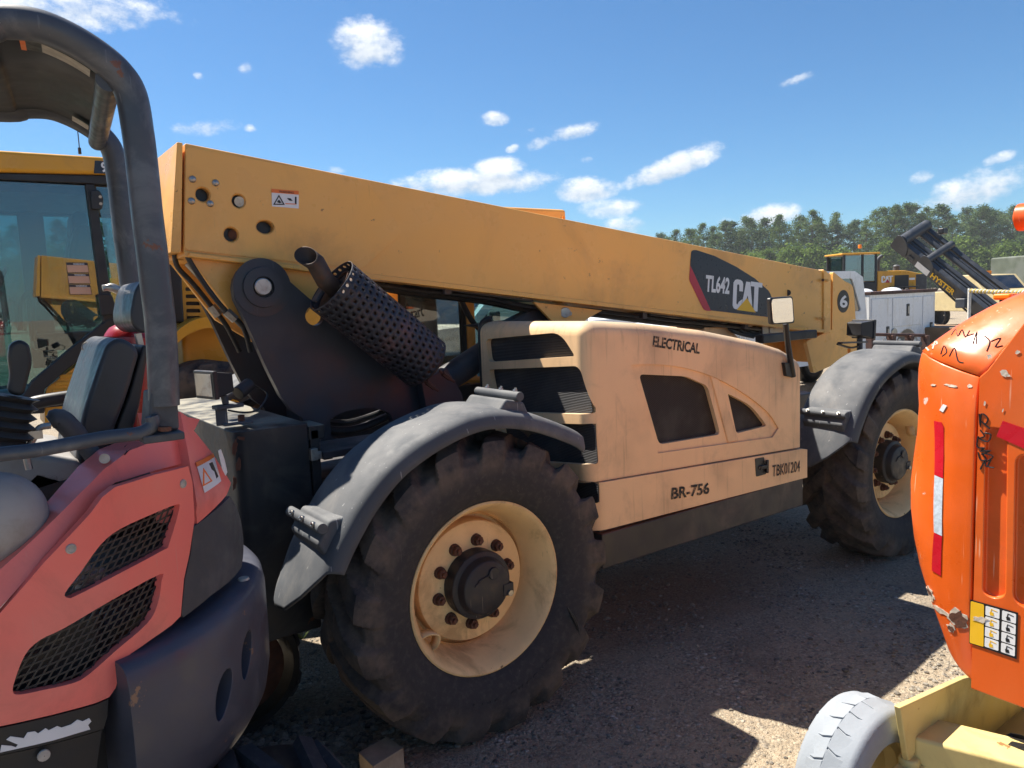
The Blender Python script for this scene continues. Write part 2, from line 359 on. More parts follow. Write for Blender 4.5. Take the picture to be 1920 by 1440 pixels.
def glass(name, tint=(.75, .85, .85), dens=.35, rough=.0, dirt=.08):
    t = NT(name); tr = t.N('ShaderNodeBsdfTransparent'); tr.inputs[0].default_value = (*tint, 1)
    gl = t.N('ShaderNodeBsdfGlossy'); gl.inputs['Roughness'].default_value = rough
    fr = t.N('ShaderNodeFresnel'); fr.inputs[0].default_value = 1.5
    mx = t.N('ShaderNodeMixShader'); t.L(t.math('ADD', t.math('MULTIPLY', fr.outputs[0], 1.0), dens), mx.inputs[0]); t.L(tr.outputs[0], mx.inputs[1]); t.L(gl.outputs[0], mx.inputs[2])
    df = t.N('ShaderNodeBsdfDiffuse'); df.inputs[0].default_value = (.45, .42, .36, 1)
    m2 = t.N('ShaderNodeMixShader'); t.L(t.math('MULTIPLY', t.ramp(t.noise(3, 6, .65), .3, .75), dirt), m2.inputs[0]); t.L(mx.outputs[0], m2.inputs[1]); t.L(df.outputs[0], m2.inputs[2])
    t.L(m2.outputs[0], t.out.inputs[0]); return t.m
M['glass'] = glass('cab_glass', (.46, .64, .64), .09, 0, .07)
M['glass_far'] = glass('truck_glass', (.30, .42, .46), .20, 0, .06)
M['glass_dirty'] = glass('dirty_glass', (.72, .74, .66), .08, 0, .34)
def mesh_mat(name, col, scale, axis):               # fine perforated sheet: too small to pick apart
    t = NT(name); g = t.N('ShaderNodeTexWave'); g.wave_type = 'BANDS'; g.bands_direction = axis; g.inputs['Scale'].default_value = scale; t.L(t.tc.outputs['Object'], g.inputs['Vector'])
    n = t.noise(5, 4); c = t.mix(t.ramp(g.outputs[1], .3, .8), tuple(x*.35 for x in col), col); c = t.mix(t.math('MULTIPLY', t.ramp(n, .45, .7), .4), c, (.10, .09, .075))
    t.bsdf(c, .6, .2, .4, t.bump(g.outputs[1], .6, .004)); return t.m
M['grille'] = mesh_mat('radiator_mesh', (.055, .055, .06), 42, 'Z')
M['winmesh'] = mesh_mat('window_mesh', (.048, .032, .028), 60, 'DIAGONAL')
def plain(name, col, rough=.5, metal=0, spec=.4, var=.05, vs=8): return paint(name, col, rough, metal, var, vs, bump=None, spec=spec)
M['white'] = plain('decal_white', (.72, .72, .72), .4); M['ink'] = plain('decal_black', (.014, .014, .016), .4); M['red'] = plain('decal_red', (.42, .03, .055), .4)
M['dyellow'] = plain('decal_yellow', (.78, .45, .02), .4); M['dorange'] = plain('decal_orange', (.75, .17, .03), .4); M['navydecal'] = plain('decal_navy', (.022, .028, .042), .35)
M['peach'] = plain('decal_peach', (.62, .36, .24), .5)
M['mirror'] = NT('mirror_glass').m
t_ = NT('mirror_glass2'); t_.bsdf((.85, .87, .88), .02, 1.0); M['mirror'] = t_.m
t_ = NT('stencil_ink'); t_.bsdf(t_.mix(t_.ramp(t_.noise(60, 3), .50, .66), (.022, .02, .018), (.30, .19, .10)), .7); M['stencil'] = t_.m
# ---------------------------------------------------------------- ground
def ground():
    t = NT('gravel_ground'); g = t.vec(src='Object')
    big = t.noise(.35, 5, .6, g); mid = t.noise(2.6, 6, .65, g); fine = t.noise(60, 4, .7, g); med = t.noise(9, 6, .7, g)
    w = t.N('ShaderNodeVectorMath'); w.operation = 'ADD'; nv = t.N('ShaderNodeTexNoise'); nv.inputs['Scale'].default_value = 30; t.L(g, nv.inputs['Vector'])
    sc = t.N('ShaderNodeVectorMath'); sc.operation = 'SCALE'; sc.inputs['Scale'].default_value = .02; t.L(nv.outputs['Color'], sc.inputs[0]); t.L(g, w.inputs[0]); t.L(sc.outputs[0], w.inputs[1]); gw = w.outputs[0]
    vs = t.voro(40, gw, 'F1', 0); vc = t.voro(40, gw, 'F1', 1); vs2 = t.voro(110, gw, 'F1', 0); vc2 = t.voro(110, gw, 'F1', 1); vs3 = t.voro(230, gw, 'F1', 0)
    sep = t.N('ShaderNodeSeparateColor'); t.L(vc, sep.inputs[0]); sep2 = t.N('ShaderNodeSeparateColor'); t.L(vc2, sep2.inputs[0])
    dirt = t.mix(t.ramp(med, .35, .65), (.300, .240, .172), (.215, .172, .126))
    dirt = t.mix(t.ramp(fine, .4, .7), dirt, (.37, .305, .222))
    st = t.mix(sep.outputs[0], (.115, .104, .096), (.40, .355, .285)); st = t.mix(t.math('MULTIPLY', t.ramp(sep.outputs[1], .92, .96), .8), st, (.55, .51, .44))
    st2 = t.mix(sep2.outputs[0], (.135, .116, .096), (.42, .36, .27))
    c = t.mix(t.math('MULTIPLY', t.ramp(sep2.outputs[1], .40, .62), t.ramp(med, .30, .55)), dirt, st2)
    cov = t.math('MULTIPLY', t.ramp(mid, .46, .60), t.ramp(vs, .52, .30)); c = t.mix(cov, c, st)
    c = t.mix(t.math('MULTIPLY', t.ramp(big, .5, .72), .40), c, (.42, .335, .225))
    c = t.mix(t.math('MULTIPLY', t.ramp(t.noise(1.1, 5, .62, g), .56, .70), .45), c, (.125, .105, .088))     # damp and oily patches
    # old oil and reddish clay soaked in under the parked machine
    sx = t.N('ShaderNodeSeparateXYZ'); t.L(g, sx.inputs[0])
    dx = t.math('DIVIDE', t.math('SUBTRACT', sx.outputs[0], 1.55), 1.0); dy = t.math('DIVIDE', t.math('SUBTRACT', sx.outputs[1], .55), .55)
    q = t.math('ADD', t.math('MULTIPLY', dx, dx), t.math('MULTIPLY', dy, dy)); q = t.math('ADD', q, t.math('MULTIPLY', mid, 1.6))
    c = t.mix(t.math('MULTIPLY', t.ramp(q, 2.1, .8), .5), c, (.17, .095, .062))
    h = t.math('ADD', t.math('MULTIPLY', t.ramp(vs, .6, .1), t.ramp(mid, .44, .6)), t.math('MULTIPLY', vs2, -.45)); h = t.math('ADD', h, t.math('MULTIPLY', vs3, -.2)); h = t.math('ADD', h, t.math('MULTIPLY', fine, .5)); h = t.math('ADD', h, t.math('MULTIPLY', med, 2.2))
    t.bsdf(c, .95, 0, .2, t.bump(h, .85, .012)); return t.m
M['ground'] = ground()
def gh(x, y):                                       # ground height: gentle unevenness only
    return 0.012*mnoise.noise(V((x*.9, y*.9, 0)))+0.006*mnoise.noise(V((x*3, y*3, 5)))
g = MB()
def gf(u, v):
    def w(t): s = t*2-1; return (abs(s)**4.5)*900*(1 if s > 0 else -1)+s*6
    x, y = w(u), w(v); near = max(0, 1-(abs(x)+abs(y))/14)
    return V((x+.8, y, gh(x, y)*near-.004))
g.grid(gf, 220, 220)
obj('ground', g, M['ground'], kind='structure', origin=(0, 0, 0), ang=180)
# ================================================================ TELEHANDLER
T = thing('telehandler', 'yellow and tan telehandler with long boom lowered and black fenders', 'telehandler', (1.3, 1.2, 0))
YC = 1.2
# ---- wheels
def tyre_mb(nl=17):
    prof = [(.02, .340, 0), (-.012, .362, 0), (-.035, .40, 0), (-.052, .45, .0), (-.054, .49, .25), (-.047, .525, .75), (-.028, .552, 1), (.01, .565, 1), (.06, .571, 1), (.11, .573, 1), (.15, .574, 1), (.16, .574, 1),
            (.17, .574, 1), (.21, .573, 1), (.26, .571, 1), (.31, .565, 1), (.348, .552, 1), (.367, .525, .75), (.374, .49, .25), (.372, .45, 0), (.355, .40, 0), (.33, .362, 0), (.30, .340, 0)]
    fine = []
    for i in range(len(prof)-1):
        k = 4 if prof[i][2] > .2 or prof[i+1][2] > .2 else 2
        for j in range(k):
            t = j/k; fine.append(tuple(prof[i][q]*(1-t)+prof[i+1][q]*t for q in range(3)))
    fine.append(prof[-1]); n = nl*32; m = MB(); P = []
    ss = lambda a, b, x: (lambda t: t*t*(3-2*t))(max(0, min(1, (x-a)/(b-a))))
    for i in range(n):
        th = 2*pi*i/n
        for (y, r, k) in fine:
            near = .16-y; side = 1 if near > 0 else -1
            dd = max(0, .215-abs(near))                # distance from shoulder inwards
            best = 0
            for sd in (1, -1):
                reach = near*sd
                ph = (th/(2*pi)*nl+(0 if sd > 0 else .5)+dd*5.0*(1 if sd > 0 else 1)*(1 if reach > 0 else 1.0)+(0 if reach > 0 else abs(near)*10.0)) % 1
                w = abs(ph-.5)*2
                mk = ss(.66, .46, w)*ss(-.035, -.005, reach)
                best = max(best, mk)
            mk = best*k
            wob = 1+.25*mnoise.noise(V((cos(th)*4, sin(th)*4, y*8)))
            rr = r+.044*mk*wob*(1 if abs(near) < .19 else max(.25, 1-(abs(near)-.19)/.04)); yy = y-.016*mk*side*ss(.16, .20, abs(near))
            P.append(V((cos(th)*rr, yy, sin(th)*rr)))
    mm = len(fine); F = [(i*mm+j, ((i+1) % n)*mm+j, ((i+1) % n)*mm+j+1, i*mm+j+1) for i in range(n) for j in range(mm-1)]
    return m.add(P, F)
TY = tyre_mb()
RIMP = [(.30, .33), (.27, .335), (.24, .30), (.17, .285), (.125, .265), (.118, .248), (.112, .235), (.122, .20), (.118, .135), (.118, .0)]
RIMP = [(.012, .352), (-.002, .352), (-.006, .345), (0, .337), (.012, .328), (.03, .318), (.07, .300), (.12, .290), (.17, .276), (.195, .268), (.195, .253), (.135, .251), (.122, .248), (.118, .240), (.118, .208), (.111, .196), (.109, .13), (.109, .001)]
def wheel(cx, cy, mir):
    sg = -1 if mir else 1
    def put(mb): return mb.xf(Matrix.Translation((cx, cy, .60)) @ Matrix.Diagonal((1, sg, 1, 1)))
    a0 = random.uniform(0, 6)
    rim = obj('wheel', put(MB().lathe(RIMP, (0, 0, 0), (0, 1, 0), 72)), M['rim'], T, ang=40, origin=(cx, cy, .6))
    R0 = Matrix.Rotation(a0, 4, 'Y')
    obj('tyre', put(TY.copy().xf(R0)), M['tyre'], rim, ang=38, origin=(cx, cy, .6))
    obj('rim_barrel', put(MB().lathe([(.15, .27), (.20, .30), (.30, .335), (.31, .35)], (0, 0, 0), (0, 1, 0), 48)), M['rim'], rim, ang=60)
    h = MB().lathe([(.13, .140), (.05, .140), (.045, .137), (.04, .118), (.02, .113), (.008, .108), (.004, .10), (.004, .0005)], (0, 0, 0), (0, 1, 0), 40)
    h.box((.10, .02, -.03), (.05, .04, .05)); h.cyl((.03, .004, .055), (.03, -.004, .055), .025, n=16).bar((-.045, .0, .04), (.055, .0, .062), .006, .006).bar((-.06, .002, .02), (-.02, .002, .045), .006, .008)
    obj('hub', put(h), M['hub'], rim, bev=.004)
    obj('hub_plug', put(MB().cyl((.105, .0, -.045), (.105, -.008, -.045), .013, n=6)), M['steel'], rim)
    for i in range(10):
        a = 2*pi*(i+.3)/10
        n = MB().cyl((cos(a)*.172, .118, sin(a)*.172), (cos(a)*.172, .098, sin(a)*.172), .026, .024, n=14).cyl((cos(a)*.172, .1, sin(a)*.172), (cos(a)*.172, .078, sin(a)*.172), .0195, n=6).cyl((cos(a)*.172, .08, sin(a)*.172), (cos(a)*.172, .066, sin(a)*.172), .0095, n=8)
        obj('wheel_nut', put(n), M['rust'], rim, ang=30)
    # valve guard: bent strip welded inside the rim
    A = radians(212) if cx < 1 else radians(35); u = V((cos(A), 0, sin(A))); w = V((-sin(A), 0, cos(A))); st = MB()
    pth = [u*.325+w*-.045+V((0, .03, 0)), u*.29+w*-.04+V((0, .02, 0)), u*.262+w*-.012+V((0, .015, 0)), u*.262+w*.012+V((0, .02, 0)), u*.29+w*.04+V((0, .03, 0)), u*.318+w*.045+V((0, .05, 0))]
    pth = spline(pth, 4); vs = []
    for p in pth: vs += [p, p+V((0, .055, 0))]
    st.add(vs, [(2*i, 2*i+1, 2*i+3, 2*i+2) for i in range(len(pth)-1)])
    vg = obj('valve_guard', put(st), M['rim'], rim); sd = vg.modifiers.new('s', 'SOLIDIFY'); sd.thickness = .005
    return rim
w_rear = wheel(0, 0, False); w_front = wheel(3.2, 0, False)
for cx in (0, 3.2):
    r = MB().lathe(RIMP, (0, 0, 0), (0, 1, 0), 40).xf(Matrix.Translation((cx, 2.4, .6)) @ Matrix.Diagonal((1, -1, 1, 1)))
    rr = obj('wheel', r, M['rim'], T, ang=40, origin=(cx, 2.4, .6))
    obj('tyre', TY.copy().xf(Matrix.Translation((cx, 2.4, .6)) @ Matrix.Diagonal((1, -1, 1, 1))), M['tyre'], rr, ang=38, origin=(cx, 2.4, .6))
# raised lettering on the near rear tyre
def arc_text(txt, c, r, a0, step, h, y, mat, par):
    for i, ch in enumerate(txt):
        if ch == ' ': continue
        a = a0-i*step if True else 0
        u = V((cos(a), 0, sin(a))); w = V((sin(a), 0, -cos(a)))
        obj('sidewall_letter', text_mb(ch, h, V(c)+u*r+V((0, y, 0))-w*h*.3, w, u, ext=.0015), mat, par)
M['tyre_side'] = plain('sidewall_rubber', (.045, .042, .042), .8)
arc_text('GROUND GRIP', (0, 0, .6), .437, radians(-55), radians(5.2), .036, -.0505, M['tyre_side'], w_rear)
# a torn strip hanging off the tyre by the gash
obj('tread_gash', MB().tube([(.36, -.055, .44), (.40, -.058, .36), (.425, -.055, .28)], [.002, .008, .003], 6, smooth=4), M['black'], w_rear)
# ---- axles and main frame
obj('axle', MB().cyl((0, .12, .6), (0, 2.28, .6), .10, n=20).cyl((0, .9, .6), (0, 1.5, .6), .2, n=20), M['navy'], T)
obj('axle', MB().cyl((3.2, .12, .6), (3.2, 2.28, .6), .10, n=20).cyl((3.2, .9, .6), (3.2, 1.5, .6), .2, n=20), M['navy'], T)
obj('main_frame', MB().box((1.55, 1.2, .78), (4.2, .62, .34)), M['navy'], T, bev=.01)
# ---- side beam under the engine cover
b0 = atY(1124, 1069.6, .05); b1 = atY(1501, 951.9, .05)
obj('side_beam', MB().box(((.66+2.21)/2, .05+.2, .585), (2.21-.66, .40, .165)), M['beam'], T, bev=.008)
obj('beam_top_plate', MB().box((1.43, .26, .678), (1.52, .36, .02)), M['beam'], T)
# ---- engine cover
def hoodtop(x):
    K = [(.55, 1.632), (.70, 1.632), (1.0, 1.604), (1.4, 1.552), (1.85, 1.466), (2.08, 1.405), (2.18, 1.35)]
    for (a, za), (b, zb) in zip(K, K[1:]):
        if x <= b: return za+(zb-za)*(x-a)/(b-a)
    return K[-1][1]
XS = [.60+(2.185-.60)*i/24 for i in range(25)]
YN = .055
out = [(.60, YN, .915), (2.185, YN, .845)] + [(x, YN, hoodtop(x)) for x in reversed(XS)]
hood = MB().plate(out, (0, .83, 0))
hood.bevel(lambda a, b: abs(a.y-YN) < 1e-4 and abs(b.y-YN) < 1e-4 and max(a.z, b.z) > 1.2, .13, 8) if False else None
def rnd_hood(m):
    b = m.bm(1e-5); es = []
    for e in b.edges:
        p, q = e.verts[0].co, e.verts[1].co
        if abs(p.y-YN) < 1e-4 and abs(q.y-YN) < 1e-4 and min(p.z, q.z) > 1.2: es.append(e)           # near top edge
        elif abs(p.y-YN) < 1e-4 and abs(q.y-YN) < 1e-4 and abs(p.x-.6) < 1e-4 and abs(q.x-.6) < 1e-4: es.append(e)   # rear near corner
        elif abs(p.x-.6) < 1e-4 and abs(q.x-.6) < 1e-4 and min(p.z, q.z) > 1.6: es.append(e)     # rear top edge
    bmesh.ops.bevel(b, geom=es, offset=.085, segments=9, profile=.5, affect='EDGES', clamp_overlap=True)
    return MB.frombm(b)
hood = rnd_hood(hood)
PX = lambda L, y: [atY(a, b, y) for a, b in L]
arch = rpoly(spline(PX([(1184, 684), (1243, 684), (1297, 693), (1348, 711), (1399, 740), (1440, 773), (1460, 803)], YN), 4)+PX([(1449, 820), (1234, 850), (1210, 784)], YN), 0)
w1 = rpoly(PX([(1201, 702), (1290, 706), (1330, 724), (1354, 815), (1239, 834)], YN), .03)
w2 = rpoly(PX([(1368, 738), (1414, 762), (1441, 799), (1384, 813)], YN), [.01, .08, .02, .02])
def cutter(poly, d0, d1, ax=(0, 1, 0)): return MB().plate([V(p)+V(ax)*d0 for p in poly], V(ax)*(d1-d0))
rx = .60
def RX(L): return [atX(a, b, rx) for a, b in L]
gr = [rpoly(RX([(911, 636), (1050, 623), (1078, 668), (916, 679)]), [.03, .09, .02, .03]), rpoly(RX([(917, 693), (1086, 686), (1103, 777), (932, 772)]), [.02, .04, .02, .02]),
      rpoly(RX([(938, 790), (1106, 796), (1112, 872), (950, 862)]), [.02, .03, .02, .02])]
lowg = rpoly(RX([(960, 884), (1112, 908), (1114, 946), (966, 930)]), [.02, .03, .02, .02])
hood = boolean(hood, [cutter(arch, -.05, .011), cutter(w1, -.05, .05), cutter(w2, -.05, .05)]+[cutter(p, -.05, .05, (1, 0, 0)) for p in gr])
ho = obj('engine_cover', hood, M['tan'], T, bev=.006, seg=3)
# lower skirt of the cover, a little prouder than the part above it
sk = MB().plate([(.597, YN-.014, .690), (2.235, YN-.014, .665), (2.235, YN-.014, .828), (2.18, YN-.014, .838), (.597, YN-.014, .912)], (0, .845, 0))
def rsk(m):
    b = m.bm(1e-5); es = [e for e in b.edges if abs(e.verts[0].co.x-.597) < 1e-4 and abs(e.verts[1].co.x-.597) < 1e-4 and abs(e.verts[0].co.y-e.verts[1].co.y) < 1e-4 and e.verts[0].co.y < .2]
    bmesh.ops.bevel(b, geom=es, offset=.085, segments=9, profile=.5, affect='EDGES'); return MB.frombm(b)
sk = boolean(rsk(sk), [cutter(lowg, -.05, .05, (1, 0, 0))])
obj('cover_skirt', sk, M['tan'], T, bev=.009, seg=3)
for p in gr+[lowg]: obj('grille_mesh', MB().plate([V(q)+V((.028, 0, 0)) for q in p], (.004, 0, 0)), M['grille'], ho if p is not lowg else T)
for p in (w1, w2): obj('window_screen', MB().plate([V(q)+V((0, .034, 0)) for q in p], (0, .004, 0)), M['winmesh'], ho)
obj('window_rib', MB().plate(PX([(1333, 704), (1349, 711), (1386, 826), (1366, 830)], YN+.003), (0, .03, 0)), M['tan'], ho, bev=.006)
# dark seal strip behind the cover's rear edge
obj('rear_seal', MB().tube([(.615, .89, .70), (.615, .895, 1.2), (.615, .90, 1.56), (.63, .89, 1.63), (.66, .86, 1.645)], .018, 8, smooth=4), M['black'], ho)
# latch
lp = atY(1424, 876, YN-.014)
lat = obj('latch', MB().plate(rpoly(PX([(1416, 860), (1433, 857), (1437, 889), (1418, 894)], YN-.017), .008), (0, .003, 0)), M['black'], T, bev=.002)
obj('latch_handle', MB().bar(lp+V((-.005, -.008, 0)), lp+V((.05, -.012, -.002)), .012, .022).bar(lp+V((.05, -.012, -.038)), lp+V((.05, -.012, .034)), .018, .014), M['black'], lat, bev=.004)
obj('latch_pin', MB().cyl(lp+V((.0, -.004, .0)), lp+V((.0, -.009, 0)), .010, n=12), M['steel'], lat)
from mathutils.bvhtree import BVHTree
HB = BVHTree.FromPolygons([tuple(p) for p in hood.v], hood.f)
et = text_between('ELECTRICAL', atY(1223, 650, YN), atY(1311, 664, YN), (0, 0, 1), .052, .0015, offs=.035)
for p in et.v:                                      # follow the rounded shoulder of the cover
    hit = HB.ray_cast(V((p.x, -1, p.z)), V((0, 1, 0))); p.y = (hit[0].y if hit[0] is not None else p.y)-.0015
obj('lettering', et, M['stencil'], ho)
ys = YN-.014
obj('lettering', text_between('BR-756', atY(1258, 937, ys), atY(1329, 926, ys), (0, 0, 1), .060, .003, offs=.03), M['stencil'], T)
obj('lettering', text_between('TBK01204', atY(1447, 894, ys), atY(1499, 884, ys), (0, 0, 1), .064, .003, offs=.012), M['stencil'], T)
# engine just visible through the window screens is behind the mesh; a dark body fills the bay
obj('engine_block', MB().box((1.3, .5, 1.0), (1.0, .45, .5)), M['navy'], T, bev=.03)
# ---- fenders
ARC = [(-.70, .02), (-.685, .09), (-.655, .16), (-.622, .235), (-.568, .325), (-.478, .441), (-.358, .541), (-.192, .614), (-.013, .650), (.19, .620), (.40, .535), (.47, .49)]
def fender(cx, y0, wd, mir=False):
    arc = spline([V((a, 0, b)) for a, b in ARC], 8); n = len(arc)
    nrm = []
    for i in range(n):
        tg = (arc[min(i+1, n-1)]-arc[max(i-1, 0)]).normalized(); nrm.append(V((-tg.z, 0, tg.x)))
    def P(s, off, y):
        f = s*(n-1); i = min(int(f), n-2); t = f-i; p = arc[i].lerp(arc[i+1], t)+nrm[i].lerp(nrm[i+1], t)*off
        return V((cx+p.x, (2.4-y) if mir else y, .6+p.z+(.08 if mir else 0)))
    cross = [(0, 0), (.004, .022), (.010, .042), (.022, .058), (.05, .068), (.12, .076), (.22, .080), (.32, .078), (wd-.02, .066), (wd, .05), (wd+.004, .02)]
    def s0(y):
        k = [(0, .265), (.03, .245), (.08, .165), (.14, .10), (.22, .055), (.30, .04), (.38, .05), (wd+.01, .10)]
        for (a, va), (b, vb) in zip(k, k[1:]):
            if y <= b: return va+(vb-va)*(y-a)/(b-a)
        return .1
    def s1(y): return 1-.10*max(0, (.16-y))/.16*0+(-.03 if y > .3 else 0)
    m = MB(); nu = 70; cs = [cross[i] for i in range(len(cross))]
    PV = [P(s0(dy)+(s1(dy)-s0(dy))*i/(nu-1), off*(1 if i < nu-4 else .55+.45*(nu-1-i)/4), y0+dy) for i in range(nu) for (dy, off) in cs]; k = len(cs)
    m.add(PV, [(i*k+j, (i+1)*k+j, (i+1)*k+j+1, i*k+j+1) for i in range(nu-1) for j in range(k-1)])
    fo = obj('fender', m, M['fender'], T, ang=60); sd = fo.modifiers.new('s', 'SOLIDIFY'); sd.thickness = .012; sd.offset = -1
    if mir: return
    for s in (.36, .80):                                # the two clamp seats with their support tubes
        o = P(s, .075, y0); f = s*(n-1); i = int(f); tg = (arc[i+1]-arc[i]).normalized(); nn = nrm[i]; Y = V((0, 1, 0))
        seat = MB().plate([o+tg*a+nn*b+Y*.055 for a, b in ((-.085, -.02), (.075, -.02), (.035, .034), (-.055, .034))], (0, .27, 0))
        so_ = obj('clamp_seat', seat, M['fender'], fo, bev=.012, seg=3)
        obj('support_tube', MB().cyl(o+nn*.052+Y*.04, o+nn*.052+Y*.35, .019, n=16), M['fender'], fo, bev=.003)
        for yy in (.08, .18, .28): obj('bolt', MB().cyl(o+nn*.07+Y*yy, o+nn*.078+Y*yy, .010, n=6).cyl(o+nn*.076+Y*yy, o+nn*.086+Y*yy, .005, n=8), M['steel'], fo)
fender(0, -.065, .385); fender(3.2, -.065, .385); fender(0, -.065, .44, True)
# ---- boom
YB = .85; BW = .42
RT, RB, FB, FT = atY(347, 268, YB), atY(344, 476, YB), atY(1545, 621, YB), atY(1545, 508, YB)
boom = MB().plate([RT, RB, FB, FT], (0, BW, 0))
def px_disc(px, py, r, y, n=20, r2=None): return ring(atY(px, py, y), r, n=n, r2=r2)
holes = [px_disc(380, 365, .027, YB), px_disc(447, 377, .026, YB), px_disc(433, 440, .028, YB), px_disc(497, 426, .036, YB, r2=.026)]
boom = boolean(boom, [cutter(h, -.05, .10) for h in holes])
bo = obj('boom', boom, M['yellow'], T, bev=.006)
YP = YB-.005
plt = MB().plate(rpoly([atY(349, 275, YP), atY(346, 468, YP), atY(679, 505, YP), atY(753, 438, YP), atY(753, 428, YP), atY(686, 339, YP)], .02), (0, .0045, 0), [px_disc(380, 365, .033, YP), px_disc(447, 377, .032, YP), px_disc(433, 440, .034, YP), px_disc(497, 426, .042, YP, r2=.032)])
obj('reinforcement_plate', plt, M['yellow'], bo, bev=.002)
for (a, b) in ((361, 336), (404, 343), (359, 377), (394, 382)):
    p = atY(a, b, YP); obj('rivet', MB().lathe([(0, .0145), (-.004, .014), (-.008, .010), (-.010, .0005)], p, (0, 1, 0), 16), M['steel'], bo, ang=80)
for h in holes: obj('boom_hole_shade', MB().plate([V(p)+V((0, .088, 0)) for p in h], (0, .006, 0)).join(MB().plate([V(p).lerp(sum((V(q) for q in h), V((0, 0, 0)))/len(h), .04)+V((0, .03, 0)) for p in h], (0, .06, 0))), M['ink'], bo)  # black plugs set in the holes paint the shade of the hollow boom
obj('pin_end', MB().cyl(atY(449, 378, YB+.012), atY(449, 378, YB+.05), .021, n=20), M['steel'], bo)
obj('pin_end', MB().cyl(atY(437, 440, YB+.018), atY(437, 440, YB+.05), .020, n=20), M['rust'], bo)
dz = (FB-RB); obj('bottom_flange', MB().plate([RB+V((0, -.010, .012)), RB+V((0, -.010, -.012)), FB+V((0, -.010, -.012)), FB+V((0, -.010, .012))], (0, BW+.02, 0)), M['yellow'], bo, bev=.003)
# rear end cover
ec = [atY(335, 266, YB-.004), atY(346, 268, YB-.004), atY(343, 474, YB-.004), atY(323, 474, YB-.004)]
obj('end_cover', MB().plate([p+V((-.006, 0, 0)) for p in ec], (0, BW+.008, 0)), M['yellow'], bo, bev=.004)
obj('boom_lug', MB().plate(PX([(352, 480), (445, 600), (520, 645), (565, 600), (640, 508)], YB+.03), (0, .03, 0)), M['yellow'], bo, bev=.003)
obj('boom_lug', MB().plate(PX([(352, 480), (445, 600), (520, 645), (565, 600), (640, 508)], YB+.03), (0, .03, 0)).xf(Matrix.Translation((0, .33, 0))), M['yellow'], bo, bev=.003)
obj('gusset_strip', MB().bar(atY(352, 478, YB+.0), atY(560, 503, YB+.0), .05, .018), M['yellow'], bo, bev=.004)
tab = PX([(995, 400), (1050, 401), (1060, 406), (1060, 414), (995, 402)], YB+.25); obj('lifting_eye', MB().plate(tab, (0, .02, 0), [ring(atY(1056, 408, YB+.25), .009, n=10)]), M['yellow'], bo)
# front collar, head and the plate with the number
YH = YB+.02
obj('boom_collar', MB().plate([FT+V((-.02, -.012, .012)), FB+V((-.02, -.012, -.016)), FB+V((.075, -.012, -.016)), FT+V((.075, -.012, -.03))], (0, BW+.024, 0)), M['yellow'], bo, bev=.006)
obj('inner_boom', MB().plate(PX([(1500, 515), (1500, 612), (1572, 618), (1572, 516)], YB+.05), (0, BW-.1, 0)), M['yellow'], bo, bev=.006)
head = rpoly(PX([(1562, 509), (1585, 528), (1600, 534), (1606, 620), (1610, 664), (1526, 700), (1512, 640), (1560, 618)], YH), [.02, .03, .06, .02, .02, .02, .02, .01])
hd = obj('boom_head', MB().plate(head, (0, .03, 0), [ring(atY(1592, 657, YH), .024, n=14)]).join(MB().plate([p+V((0, .36, 0)) for p in head], (0, .03, 0))).join(MB().plate(PX([(1566, 520), (1590, 535), (1596, 620), (1540, 680), (1540, 640)], YH+.031), (0, .328, 0))), M['yellow'], bo, bev=.004)
obj('number_disc', MB().plate(ring(atY(1581, 565, YH), .083, n=32, r2=.088), (0, -.002, 0)), M['ink'], hd)
obj('number', text_between('6', atY(1574, 577, YH-.0025), atY(1588.5, 577, YH-.0025), (0, 0, 1), .098, .002, offs=.03), M['white'], hd)
for (a, b) in ((1543, 525), (1551, 526), (1537, 597), (1545, 598)): obj('bolt', MB().cyl(atY(a, b, YB-.013), atY(a, b, YB-.024), .011, n=8), M['rust'] if a == 1543 else M['yellow'], bo)
obj('boom_hole', MB().cyl(atY(1477, 549, YB-.001), atY(1477, 549, YB-.003), .022, n=18), M['ink'], bo)
# decals on the boom
YD = YB-.0015
navy = PX([(1296, 469), (1306, 469), (1340, 480), (1380, 500), (1415, 522), (1442, 546), (1448, 560), (1445, 595), (1332, 582), (1294, 497)], YD)
dec = obj('model_decal', MB().plate(rpoly(navy, [.03, .01, 0, 0, 0, .02, .03, .005, .005, .005]), (0, -.001, 0)), M['navydecal'], bo)
obj('red_stripe', MB().plate(rpoly(PX([(1294, 497.5), (1333, 583), (1320, 582.5), (1292, 525)], YD), [.004, .004, .03, .02]), (0, -.0012, 0)), M['red'], dec)
bd = (FB-RB).normalized()
obj('lettering', text_between('TL642', atY(1322, 547, YD-.0012), atY(1367, 552, YD-.0012), (.06, 0, 1), .112, .001, offs=.035), M['white'], dec)
def cat_letters(o, X, Z, h, w, n):                  # C A T block capitals
    m = MB(); X, Z, n = V(X)*w, V(Z)*h, V(n)
    def pl(L, holes=()): m.plate([V(o)+X*a+Z*b for a, b in L], n*.001, [[V(o)+X*a+Z*b for a, b in hh] for hh in holes])
    pl([(.02, .12), (.02, .88), (.07, .97), (.13, 1), (.24, 1), (.31, .96), (.34, .88), (.34, .62), (.22, .62), (.22, .80), (.20, .84), (.16, .84), (.14, .80), (.14, .20), (.17, .155), (.20, .20), (.22, .26), (.335, .36), (.34, .40), (.22, .02), (.12, 0), (.06, .03)][:18]+[(.34, .36), (.30, .10), (.24, .02), (.12, 0), (.06, .03)])
    pl([(.30, 0), (.44, .97), (.58, .97), (.70, 0), (.62, 0), (.51, .52), (.37, 0)])
    pl([(.60, 1), (1.0, 1), (1.0, .84), (.87, .84), (.87, 0), (.73, 0), (.73, .84), (.60, .84)])
    return m
